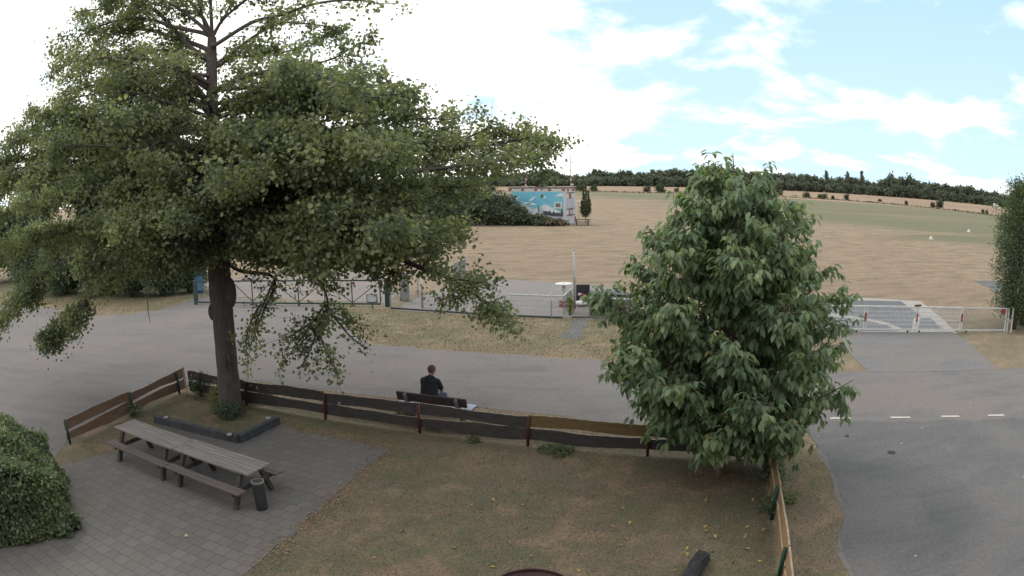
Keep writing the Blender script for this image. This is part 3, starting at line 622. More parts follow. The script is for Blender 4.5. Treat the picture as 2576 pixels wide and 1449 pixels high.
# ------------------------------------------------------------------ green swing gate and things round the pad
G0, G1 = S(497, 766), S(966, 771); gd = (G1-G0).normalized(); gh = 1.20
def rod(mb, a, b, r=.03): mb.tube([a, b], [r, r], 8)
ga = empty('swing_gate', G0, 0, 'long dark green two-leaf steel gate with V braces across the yard entrance', 'gate')
gap = S(683, 771).x
tL = (gap-G0.x)/(G1.x-G0.x)
for (t0, t1) in ((0.005, tL-.003), (tL+.003, .985)):
    a, b = G0.lerp(G1, t0), G0.lerp(G1, t1); up = Vector((0, 0, 1)); q = MB()
    lo_, hi_ = up*.12, up*gh
    q.beam(a+lo_, b+lo_, .05, .08); q.beam(a+hi_, b+hi_, .05, .07)
    prt(q.build('gate_rail', M['gate_green'], ga), ga); q = MB()
    for k in range(5):
        q = MB(); c = a.lerp(b, k/4); q.beam(c+up*.16, c+up*(gh-.035), .045, .05, up=(0, 1, 0))
        if k in (1, 3): q.beam(c+up*.02, c+up*.10, .08, .14, up=(0, 1, 0))
        prt(q.build('gate_upright', M['gate_green'], ga), ga)
    q = MB()
    for k in (1, 3):
        c = a.lerp(b, k/4)+up*.17
        for kk in (k-1, k+1): q.beam(c, a.lerp(b, kk/4)+up*(gh-.05), .035, .035)
    prt(q.build('gate_brace', M['gate_green'], ga), ga)
q = MB(); c = G1+gd*.18; q.box((c.x, c.y, .66), (.20, .20, 1.32), bev=.01); prt(q.build('gate_post', M['gate_green'], ga), ga)
q = MB(); q.box((c.x, c.y, 1.335), (.26, .26, .03)); prt(q.build('post_cap', M['steel'], ga), ga)
q = MB(); c = G0-gd*.10; q.box((c.x, c.y, .62), (.14, .14, 1.24), bev=.01); prt(q.build('gate_post', M['gate_green'], ga), ga)
c = S(937, 777); sn = empty('notice_board', c, 0, 'small blank white notice board with dark frame on a stake before the gate', 'sign')
q = MB(); q.cyl((0, 0), .025, 0, .3, 8); q.build('stake', M['gate_green'], sn)
q = MB(); q.box((0, 0, .47), (.50, .03, .38)); q.cyl((0, 0), .03, .66, .72, 8); q.build('frame', M['black'], sn)
q = MB(); q.box((0, -.022, .48), (.43, .01, .31)); q.build('panel', M['offwhite'], sn)

def mesh_panel(mb, a, b, z0, z1, sx, sz, r):
    a, b = Vector(a), Vector(b); n = max(1, int((b-a).length/sx)); up = Vector((0, 0, 1))
    for k in range(n+1): c = a.lerp(b, k/n); mb.beam(c+up*z0, c+up*z1, r, r, up=(0, 1, 0))
    m = max(1, int((z1-z0)/sz))
    for k in range(m+1): zz = up*(z0+(z1-z0)*k/m); mb.beam(a+zz, b+zz, r, r)
fz = empty('mesh_fence', S(1102, 784), 0, 'low grey wire mesh fence with white-tipped posts round the paved pad', 'fence')
pts = [S(984, 776), S(1102, 784), S(1248, 793), S(1387, 799), S(1416, 800), S(1438, 778)]
for i in range(len(pts)-1):
    q = MB(); mesh_panel(q, pts[i], pts[i+1], .06, .86, .075, .2, .007); prt(q.build('mesh_panel', M['zinc'], fz), fz)
for i, c in enumerate(pts):
    if i == 4: continue
    hh_ = 1.02 if i != 2 else .9
    q = MB(); q.tube([c, c+Vector((0, 0, hh_))], [.03, .03], 8); o = prt(q.build('post', M['steel'], fz), fz)
    q = MB(); q.tube([c+Vector((0, 0, hh_*.68)), c+Vector((0, 0, hh_+.01))], [.033, .033], 8); o2 = q.build('post_tip', M['white'], o); o2.matrix_parent_inverse = Matrix.Identity(4)
for a, b in ((pts[2]+(pts[3]-pts[2])*.25, pts[3]), (pts[3], pts[4]), (pts[4], pts[5])):
    q = MB(); rod(q, a+Vector((0, 0, .90)), b+Vector((0, 0, .90)), .025); prt(q.build('top_rail', M['offwhite'], fz), fz)
q = MB()
for i in range(4): q.beam(pts[i]+Vector((0, -.06, .02)), pts[i+1]+Vector((0, -.06, .02)), .05, .09)
prt(q.build('foot_kerb', M['dark_stone'], fz), fz)
# far white panel fence
a, b = S(1141, 712), S(1173, 697); pf = empty('panel_fence', a, 0, 'short pale panel fence with white posts at the far left corner of the pad', 'fence')
q = MB(); mesh_panel(q, a, b, .1, 1.05, .05, .1, .016); prt(q.build('panel', M['steel'], pf), pf)
for c in (a, b): q = MB(); q.tube([c, c+Vector((0, 0, 1.15))], [.035, .035], 8); prt(q.build('post', M['white'], pf), pf)
# blue-grey cabinet with lamp
c = S(1019, 757); cb = empty('electric_cabinet', c, 0, 'tall narrow blue-grey cabinet with a white lamp on top right of the gate post', 'cabinet')
q = MB(); q.box((0, 0, .67), (.42, .22, 1.34), bev=.01); q.build('cabinet_body', M['zinc'], cb)
q = MB(); q.box((0, -.115, .67), (.36, .008, 1.2)); q.build('door', M['steel'], cb)
q = MB(); q.cyl((-.08, 0), .05, 1.34, 1.40, 12); q.ball((-.08, 0, 1.44), .12, 12, (1, 1, .45)); q.build('lamp', M['white'], cb, True)
c = S(1063, 774); gp = empty('service_pole', c, 0, 'grey metal pole with a white fitting behind the mesh fence', 'pole')
q = MB(); q.cyl((0, 0), .045, 0, 1.45, 10); q.build('pole', M['steel'], gp, True)
q = MB(); q.cyl((0, 0), .08, 1.45, 1.62, 12); q.cyl((0, 0), .05, 1.62, 1.74, 12); q.cyl((0, 0), .07, 1.74, 1.95, 12); q.build('fitting', M['white'], gp, True)
q = MB(); q.box((.08, 0, .42), (.12, .08, .14)); q.build('junction_box', M['zinc'], gp)
c = S(1052, 748); q = MB(); q.tube([c, c+Vector((0, 0, 1.1))], [.03, .03], 8); q.box(c+Vector((0, 0, .3)), (.12, .1, .2)); tag(q.build('standpipe', M['steel']), 'thin grey standpipe with small tap box at the pad edge behind the pole', 'pipe')
# bar table
c = S(1418, 771); bt = empty('bar_table', c, 0, 'round white bar table on a white column with red and white base rings', 'table')
q = MB(); q.tube([(0, 0, .995), (0, 0, 1.0), (0, 0, 1.03), (0, 0, 1.035)], [.36, .385, .385, .36], 36, side=(1, 0, 0)); q.build('tabletop', M['white'], bt)
q = MB(); q.cyl((0, 0), .02, 1.035, 1.05, 10); q.build('parasol_hole', M['black'], bt)
q = MB(); q.box((0, 0, .52), (.15, .15, .95), bev=.01); q.build('column', M['white'], bt)
q = MB(); q.ring((-.03, -.02), .20, .15, .02, .08, 28); q.ring((-.03, -.02), .20, .15, .20, .26, 28)
for k in range(6): a = k*math.pi/3; q.cyl((-.03+.175*math.cos(a), -.02+.175*math.sin(a)), .012, .08, .20, 6)
q.build('base_ring', M['red'], bt)
c = S(1445, 780); q = MB(); q.tube([c, c+Vector((0, 0, 1.2)), c+Vector((-.03, 0, 2.55))], [.055, .05, .042], 10); q.tube([c+Vector((-.03, 0, 2.55)), c+Vector((-.03, 0, 2.62))], [.048, .048], 8); tag(q.build('steel_pole', M['steel'], None, True), 'bare grey steel pole standing beside the round bar table', 'pole')
# black screen, slatted bench, planter counter, parasol base, deck
a, b = S(1450, 762), S(1482, 762); c = (a+b)/2; q = MB(); q.box((c.x, c.y, .42), ((b-a).length+.04, .05, .84), math.atan2((b-a).y, (b-a).x)); tag(q.build('privacy_screen', M['black']), 'plain black privacy screen behind the parasol base', 'screen')
a, b = S(1483, 765), S(1575, 770); sb_ = empty('slatted_lounger', a, 0, 'dark lounge seat with pale slats behind the plank counter', 'lounger')
q = MB(); q.beam(a+Vector((0, 0, .3)), b+Vector((0, 0, .3)), .8, .5); prt(q.build('seat_base', M['black'], sb_), sb_)
q = MB()
for k in range(6): o_ = Vector((0, -.36+.14*k, .575)); q.beam(a+o_, b+o_, .05, .025)
prt(q.build('slats', M['zinc'], sb_), sb_)
a, b = S(1482, 801), S(1592, 806); pc = empty('plank_counter', a, 0, 'waist-high counter of grey horizontal planks with a small notice', 'counter')
dd = (b-a); aa = math.atan2(dd.y, dd.x); cc = (a+b)/2; nn = Vector((-dd.y, dd.x, 0)).normalized()
q = MB()
for k in range(5):
    q.box((cc.x, cc.y, .075+.165*k), (dd.length, .03, .138), aa)
    q.box((a.x+nn.x*.4, a.y+nn.y*.4, .075+.165*k), (.03, .78, .152), aa)
prt(q.build('planks', M['plank_grey'], pc), pc)
q = MB(); q.box((cc.x+nn.x*.02, cc.y+nn.y*.02, .85), (dd.length+.02, .10, .03), aa); prt(q.build('top_trim', M['offwhite'], pc), pc)
q = MB(); q.box((cc.x+nn.x*.42, cc.y+nn.y*.42, .40), (dd.length-.10, .70, .76), aa); prt(q.build('gap_shade_box', M['black'], pc), pc)  # black box added so the gaps between planks read as shade
nc = a+dd*.245-nn*.022; q = MB(); q.box((nc.x, nc.y, .62), (.22, .01, .26), aa); o = prt(q.build('notice', M['offwhite'], pc), pc)
q = MB(); q.box((nc.x-nn.x*.008, nc.y-nn.y*.008, .65), (.15, .006, .12), aa); o = prt(q.build('notice_picture', M['blue_tarp'], pc), pc)
c = S(1461, 770); pb = empty('parasol_base', c, 0, 'white rounded parasol base with a short tube wrapped in red and white', 'parasol base')
q = MB(); q.ball((0, 0, .13), .30, 18, (1, .75, .42)); q.build('base', M['white'], pb, True)
q = MB(); q.cyl((0, 0), .035, .22, .42, 10); q.build('tube', M['white'], pb, True)
q = MB(); q.ball((.02, 0, .50), .11, 9, (1, .8, .8)); q.build('wrap', M['red'], pb)
q = MB(); q.ball((-.07, -.03, .53), .07, 8); q.build('wrap_tip', M['offwhite'], pb)
q = MB(); q.tube([(.25, 0, .14), (.42, 0, .15), (.55, .02, .12)], [.05, .04, .05], 10); q.build('handle', M['white'], pb, True)
dk = MB(); a, b = S(1438, 799), S(1481, 800)
for k in range(9):
    o_ = Vector((.03*k, .17*k, .06)); dk.beam(a+o_, b+o_, .155, .05)
tag(dk.build('wooden_deck', M['deck']), 'small greyed wooden deck before the parasol base', 'deck')
# blue tarpaulin panel left of the gate
c = S(489, 742); q = MB(); q.box((c.x, c.y+.6, 1.0), (.62, .08, 2.1), .2, bev=.02); q.box((c.x+.1, c.y+.5, .55), (.5, .25, .9), .5, bev=.08); tag(q.build('blue_cover', M['blue_tarp']), 'blue tarpaulin-covered frame standing behind the left gate post', 'cover')

# ------------------------------------------------------------------ white sliding gate on the right
WA, WB = S(2175, 836), S(2528, 836); wd_ = (WB-WA).normalized()
def wx(px_): return WA+wd_*(((S(px_, 837)-WA).dot(wd_)))
wg = empty('sliding_gate', WA, 0, 'white sliding gate of wire mesh with red reflector bands across the driveway', 'gate')
up = Vector((0, 0, 1)); WS = [wx(2040), wx(2175), wx(2303), wx(2416)]
for i in range(3):
    a, b = WS[i], WS[i+1]; q = MB(); q.beam(a+up*.12, b+up*.12, .06, .06); q.beam(a+up*1.04, b+up*1.04, .06, .06)
    prt(q.build('gate_rail', M['white'], wg), wg)
    q = MB(); mesh_panel(q, a+wd_*.06, b-wd_*.06, .15, 1.01, .06, .172, .011)
    for k in range(1, 5): zz = up*(.15+.86*k/5); q.beam(a+zz, b+zz, .02, .02)
    prt(q.build('mesh_panel', M['offwhite'], wg), wg)
for i, c in enumerate(WS):
    for dx in ((-.05, .05) if i != 2 else (0,)):
        q = MB(); q.beam(c+wd_*dx+up*.06, c+wd_*dx+up*1.06, .05, .05, up=(0, 1, 0)); prt(q.build('gate_upright', M['white'], wg), wg)
    q = MB(); q.box(c+up*.62+Vector((-.01, -.035, 0)), (.085 if i != 2 else .06, .012, .34), math.atan2(wd_.y, wd_.x)); prt(q.build('reflector_band', M['red'], wg), wg)
for px_ in (2155, 2283, 2312, 2430):
    c = wx(px_); q = MB(); q.box(c+up*.05, (.05, .06, .10)); prt(q.build('wheel_bracket', M['rust'], wg), wg)
q = MB(); c = WS[2]; q.beam(c+up*1.09-wd_*.15, c+up*1.12+wd_*.16, .10, .05); prt(q.build('latch', M['rust'], wg), wg)
wf = empty('mesh_fence', wx(2416), 0, 'white-railed mesh fence bay with a red plate between the sliding gate and the right tree', 'fence')
a, b = WS[3]+wd_*.12, wx(2530)
q = MB(); q.beam(a+up*.10, b+up*.10, .045, .045); q.beam(a+up*1.03, b+up*1.03, .045, .045); prt(q.build('rail', M['offwhite'], wf), wf)
q = MB(); mesh_panel(q, a, b, .12, 1.0, .075, .25, .006); prt(q.build('mesh_panel', M['zinc'], wf), wf)
for px_ in (2528, 2534, 2545):
    c = wx(px_); q = MB(); q.beam(c, c+up*1.05, .055, .055, up=(0, 1, 0)); prt(q.build('post', M['offwhite'], wf), wf)
c = wx(2519); q = MB(); q.box(c+up*.92+Vector((0, -.03, 0)), (.26, .012, .2), math.atan2(wd_.y, wd_.x)); prt(q.build('red_plate', M['red'], wf), wf)

# ------------------------------------------------------------------ airfield hut with mural
hc = S(1422, 566); ha = rad(25); hu = Vector((math.cos(ha), -math.sin(ha), 0)); hv = Vector((math.sin(ha), math.cos(ha), 0)); HL, HW, HH = 7.2, 3.6, 4.35
hut = empty('airfield_hut', hc, 0, 'two-storey flat-roofed hut with a blue glider mural and masts on its roof', 'building')
hut.matrix_world = Matrix(((hu.x, hv.x, 0, hc.x), (hu.y, hv.y, 0, hc.y), (0, 0, 1, 0), (0, 0, 0, 1)))   # local: x along the mural (0 = near corner, -HL = left), y inward
def hq(cx, cy): return ((cx-1650)/1080*HL, (1270-cy)/730*HH)
def hp_box(name, m, c, d, parent=None): q = MB(); q.box(c, d); return q.build(name, m, parent or hut)
hp_box('wall', M['offwhite'], (-HL/2, HW/2, HH/2), (HL, HW, HH))
hp_box('roof', M['roof'], (-HL/2, HW/2, HH+.05), (HL+.3, HW+.3, .10))
def poly(name, m, pts, off, parent=None):
    q = MB(); n = len(pts); vs = [(x, -off, z) for x, z in pts]+[(x, -off+.012, z) for x, z in pts]
    q.add(vs, [tuple(range(n)), tuple(reversed(range(n, 2*n)))]+[(i, i+n, (i+1) % n+n, (i+1) % n) for i in range(n)])
    o = q.build(name, m, parent or hut); return o
def P_(*a): return [hq(x, y) for x, y in a]
mu = poly('mural', M['mural_sky'], P_((617, 1110), (1612, 1110), (1612, 618), (617, 618)), .02)
def mp(name, m, off, *a): poly(name, M[m], P_(*a), off, mu)
mp('painted_mountains', 'mural_pale', .030, (617, 1110), (617, 850), (700, 880), (800, 900), (860, 870), (960, 900), (1050, 940), (1150, 930), (1250, 850), (1340, 880), (1440, 930), (1530, 990), (1612, 1010), (1612, 1110))
mp('painted_snow', 'mural_white', .040, (700, 960), (800, 920), (860, 900), (960, 930), (1040, 980), (1120, 960), (1180, 1060), (1000, 1070), (820, 1010))
mp('painted_snow', 'mural_white', .040, (1200, 930), (1250, 880), (1330, 895), (1430, 950), (1540, 1010), (1600, 1040), (1400, 1030), (1250, 990))
mp('painted_cloud', 'mural_white', .034, (1190, 738), (1215, 712), (1240, 698), (1270, 710), (1310, 738))
mp('painted_cloud', 'mural_white', .034, (1455, 705), (1500, 680), (1560, 645), (1610, 640), (1610, 705))
mp('painted_cloud', 'mural_white', .034, (625, 670), (650, 650), (700, 672))
mp('painted_glider_body', 'mural_white', .046, (705, 770), (760, 795), (880, 825), (980, 835), (1060, 845), (1105, 865), (1060, 885), (960, 870), (860, 835), (745, 805), (700, 790))
mp('painted_glider_tail', 'mural_white', .050, (700, 745), (785, 705), (785, 720), (745, 745), (730, 790), (705, 785))
mp('painted_glider_wing', 'mural_white', .052, (960, 800), (1000, 760), (1070, 705), (1100, 710), (1030, 780), (1000, 805))
mp('painted_glider_wing', 'mural_white', .052, (880, 840), (940, 850), (850, 880), (805, 892), (820, 870))
mp('painted_canopy', 'mural_dark', .056, (925, 845), (1000, 850), (1000, 862), (940, 860))
mp('painted_windsock_mast', 'mural_dark', .056, (1130, 1065), (1140, 880), (1150, 880), (1160, 1065), (1147, 1000))
mp('painted_foreground', 'mural_dark', .058, (1225, 1070), (1232, 1010), (1280, 1000), (1340, 1010), (1365, 985), (1400, 1050), (1440, 985), (1450, 1030), (1570, 1030), (1592, 930), (1612, 1030), (1612, 1105), (1430, 1100))
for x0, x1 in ((555, 617), (808, 868), (1065, 1125), (1325, 1390), (1592, 1650)): hp_box('fascia_panel', M['terracotta'], ((hq(x0, 0)[0]+hq(x1, 0)[0])/2, -.02, HH-.22), (hq(x1, 0)[0]-hq(x0, 0)[0], .05, .26))
for x0, x1 in ((617, 808), (868, 1065), (1125, 1325), (1390, 1592)): hp_box('fascia_panel', M['white'], ((hq(x0, 0)[0]+hq(x1, 0)[0])/2, -.015, HH-.22), (hq(x1, 0)[0]-hq(x0, 0)[0]-.02, .04, .24))
fr = hp_box('window_frame', M['white'], (hq(1520, 0)[0], -.06, hq(0, 885)[1]), (1.0, .06, .74)); 
q = MB(); x_, z_ = hq(1520, 885); q.box((x_, -.095, z_+.03), (.62, .02, .46)); q.build('window_pane', M['glass'], fr)
# end face (x=0 plane, y inward 0..HW)
def ev(cx): return (cx-1650)/195*HW
def ebox(name, m, x0, x1, y0, y1, off): 
    q = MB(); z0, z1 = hq(0, y1)[1], hq(0, y0)[1]; q.box((off, (ev(x0)+ev(x1))/2, (z0+z1)/2), (.04, ev(x1)-ev(x0), z1-z0)); return q.build(name, m, hut)
ebox('end_panel', M['white'], 1668, 1815, 645, 752, .02); ebox('end_panel', M['terracotta'], 1712, 1760, 648, 750, .045)
ebox('end_panel', mat('lilac_panel', (.50, .53, .62), (.45, .48, .57)), 1675, 1810, 760, 960, .02); ebox('end_panel', M['white'], 1675, 1820, 970, 1085, .02)
ebox('trim', M['black'], 1665, 1812, 955, 968, .05); ebox('trim', M['black'], 1665, 1830, 632, 645, .05); ebox('trim', M['black'], 1672, 1826, 1086, 1098, .05)
ebox('end_panel', M['terracotta'], 1688, 1715, 560, 608, .03); ebox('end_panel', M['terracotta'], 1782, 1842, 556, 606, .03)
dr_ = ebox('door', M['black'], 1712, 1778, 972, 1086, .05); 
q = MB(); q.box((.08, ev(1745), hq(0, 1025)[1]), (.012, .8, .52)); q.build('door_notice', M['white'], dr_)
q = MB(); q.box((.09, ev(1747), hq(0, 1075)[1]), (.012, .9, .10)); q.build('red_strip', M['red'], dr_)
txt = bpy.data.curves.new('letter', 'FONT'); txt.body = 'C'; txt.size = .62; txt.extrude = .004; to = bpy.data.objects.new('letter', txt); C.objects.link(to); to.parent = dr_; txt.materials.append(M['black']); txt.extrude = .004
to.matrix_basis = Matrix.Translation((.092, ev(1745)-.2, hq(0, 1050)[1])) @ Matrix.Rotation(rad(90), 4, 'Z') @ Matrix.Rotation(rad(90), 4, 'X')
me_ = to.to_mesh().copy(); me_.materials.clear(); me_.materials.append(M['black']); tm_ = to.matrix_basis.copy(); bpy.data.objects.remove(to); to = link('letter', me_, dr_); to.matrix_basis = tm_
ebox('downpipe', M['red'], 1832, 1846, 1130, 1240, .04)
def mast(name, x, y, hgt, w0, bands):
    q = MB(); z = HH+.10; q.tube([(x, y, z), (x, y, z+hgt)], [.045, .032], 8); o = q.build(name, M['zinc'], hut, True)
    for k in range(bands): q = MB(); q.cyl((x, y), w0, z+.36*k, z+.36*k+.36, 8); q.build('mast_band', M['red' if k % 2 else 'white'], o)
    return o
m1 = mast('antenna_mast', hq(800, 0)[0], 1.6, 3.7, .055, 4)
q = MB(); q.box((hq(800, 0)[0], 1.6, HH+3.3), (.5, .02, .02)); q.build('antenna_element', M['steel'], m1)
m2 = mast('antenna_mast', hq(1800, 0)[0]-1.3, 2.9, 6.7, .06, 6)
q = MB(); q.box((hq(1800, 0)[0]-1.1, 2.9, HH+3.1), (.4, .05, .10)); q.build('antenna_element', M['white'], m2); q = MB(); q.box((hq(1800, 0)[0]-1.15, 2.9, HH+.4), (.3, .2, .2)); q.build('floodlight', M['white'], m2)
q = MB(); x_ = hq(712, 0)[0]; q.cyl((x_, 1.6), .015, HH+.9, HH+2.2, 6); q.box((x_+.2, 1.6, HH+.7), (.5, .04, .04)); q.cyl((x_+.5, 1.6), .02, HH+.1, HH+.72, 6); q.build('weather_vane', M['offwhite'], hut)
q = MB(); x_ = hq(1090, 0)[0]; q.box((x_, 1.5, HH+.18), (1.2, .5, .12)); q.box((x_, 1.5, HH+.3), (.4, .3, .15)); q.build('roof_box', M['black'], hut)

c = S(1466, 568); pt2 = picnic('picnic_table', (c.x, c.y+.6, 0), rad(-3), 'dark picnic table beside the airfield hut', None, 1.9, .8, 'frame_wood')
c = S(1464, 566); ps = empty('lamp_post', (c.x, c.y+4, 0), 0, 'low white disc lamp on a thin pole by the columnar tree', 'lamp')
q = MB(); q.cyl((0, 0), .03, 0, 2.55, 8); q.build('pole', M['steel'], ps); q = MB(); q.ball((0, 0, 2.6), .33, 12, (1, 1, .3)); q.build('lamp_head', M['white'], ps, True)
for (x, y), lb, k in (((2342, 601.5), 'white pyramid runway marker nearer the camera', 0), ((2437, 583.5), 'white pyramid runway marker farther to the right', 1)):
    c = S(x, y); q = MB(); w2 = .42 if k == 0 else .5
    q.add([(c.x-w2/2, c.y-w2/2, 0), (c.x+w2/2, c.y-w2/2, 0), (c.x+w2/2, c.y+w2/2, 0), (c.x-w2/2, c.y+w2/2, 0), (c.x-.07, c.y-.07, w2*.8), (c.x+.07, c.y-.07, w2*.8), (c.x+.07, c.y+.07, w2*.8), (c.x-.07, c.y+.07, w2*.8)], [(3, 2, 1, 0), (4, 5, 6, 7), (0, 1, 5, 4), (1, 2, 6, 5), (2, 3, 7, 6), (3, 0, 4, 7)])
    tag(q.build('runway_marker', M['white']), lb, 'marker', 'white runway markers')
# far van
c = S(2505, 521); vn = empty('parked_van', c, .35, 'small white van parked far off at the field edge by the right tree', 'van')
q = MB(); q.add([(-2.3, -.9, .35), (2.3, -.9, .35), (2.3, -.9, 1.1), (1.5, -.8, 2.0), (-2.25, -.8, 2.1), (-2.3, .9, .35), (2.3, .9, .35), (2.3, .9, 1.1), (1.5, .8, 2.0), (-2.25, .8, 2.1)], [(0, 1, 2, 3, 4), (9, 8, 7, 6, 5), (0, 5, 6, 1), (1, 6, 7, 2), (2, 7, 8, 3), (3, 8, 9, 4), (4, 9, 5, 0)]); q.build('body', M['white'], vn)
q = MB(); q.box((0, -.89, 1.5), (3.2, .02, .45)); q.build('window', M['glass'], vn)
for x in (-1.4, 1.4):
    for y in (-.8, .8): q = MB(); q.tube([(x, y-.1, .35), (x, y+.1, .35)], [.35, .35], 12); q.build('wheel', M['black'], vn)
#VEGETATION
# ------------------------------------------------------------------ vegetation
def bezier_poly(pts, n):
    """resample a polyline evenly (Catmull-Rom)"""
    P = [Vector(p) for p in pts]; P = [P[0]*2-P[1]]+P+[P[-1]*2-P[-2]]; out_ = []
    segs = len(P)-3
    for i in range(segs):
        for k in range(n):
            t = k/n; a, b, c, d = P[i:i+4]
            out_.append(.5*((2*b)+(c-a)*t+(2*a-5*b+4*c-d)*t*t+(3*b-a-3*c+d)*t**3))
    out_.append(P[-2]); return out_

# --- the big alder
ty = 14.5*H/5.3
def AT(x, y, dY=0.0): return A(x, y, ty+dY)
tb = AT(582, 1040); alder = empty('alder_tree', (tb.x, tb.y, 0), 0, 'tall broad-leaved tree with a thick dark trunk rising behind the picnic tables', 'tree')
trp = [Vector((tb.x-.01, tb.y, -.1)), Vector((tb.x, tb.y, .12)), AT(578, 990), AT(573, 930), AT(568, 870), AT(562, 800), AT(555, 740), AT(552, 680), AT(549, 600), AT(545, 500), AT(541, 400), AT(537, 300), AT(534, 230), AT(533, 170), AT(534, 95)]
trr = [.43, .37, .315, .295, .285, .285, .30, .30, .27, .235, .20, .165, .145, .15, .12]
q = MB(); pl = []; rl = []
for i in range(len(trp)-1):
    for k in range(4): t = k/4; pl.append(trp[i].lerp(trp[i+1], t)); rl.append(trr[i]*(1-t)+trr[i+1]*t)
pl.append(trp[-1]); rl.append(trr[-1]); rl = [r*s_ for r, s_ in zip(rl, [1+R_.uniform(-.03, .03) for _ in rl])]
n_ = 26; fur = [1+.045*math.sin(j*5.1)+R_.uniform(-.035, .035) for j in range(n_)]
vs = []
for i, (p, r) in enumerate(zip(pl, rl)):
    for j in range(n_):
        a = 2*math.pi*j/n_; k = fur[j]*(1+R_.uniform(-.012, .012)); fl = 1+(.25*max(0, math.sin(a*3+1)) if i < 5 else 0)*(1-i/5)
        vs.append((p.x+math.cos(a)*r*k*fl, p.y+math.sin(a)*r*k*fl, p.z))
q.add(vs, [(i*n_+j, i*n_+(j+1) % n_, (i+1)*n_+(j+1) % n_, (i+1)*n_+j) for i in range(len(pl)-1) for j in range(n_)])
kp = AT(536, 784); q.ball((kp.x, kp.y-.03, kp.z), .15, 14, (.8, .9, 1.5)); kp = AT(540, 745); q.ball((kp.x, kp.y-.03, kp.z), .15, 14, (.9, .9, 1.6)); kp = AT(582, 735); q.ball((kp.x, kp.y-.05, kp.z), .16, 14, (.95, 1, 2.4)); kp = AT(540, 690); q.ball((kp.x, kp.y, kp.z), .16, 14, (.95, 1, 2))
prt(q.build('trunk', M['bark'], alder, True), alder)
q = MB(); f0_ = tb.y-.305
for dx in (-.045, .045): a = A(575+dx*150, 892, f0_); b = A(578+dx*150, 935, f0_-.02); q.beam(a, b, .014, .02)
a, b = A(569, 912, f0_-.01), A(583, 914, f0_-.01); q.beam(a, b, .014, .02); prt(q.build('dark_letter_mark', M['black'], alder), alder)
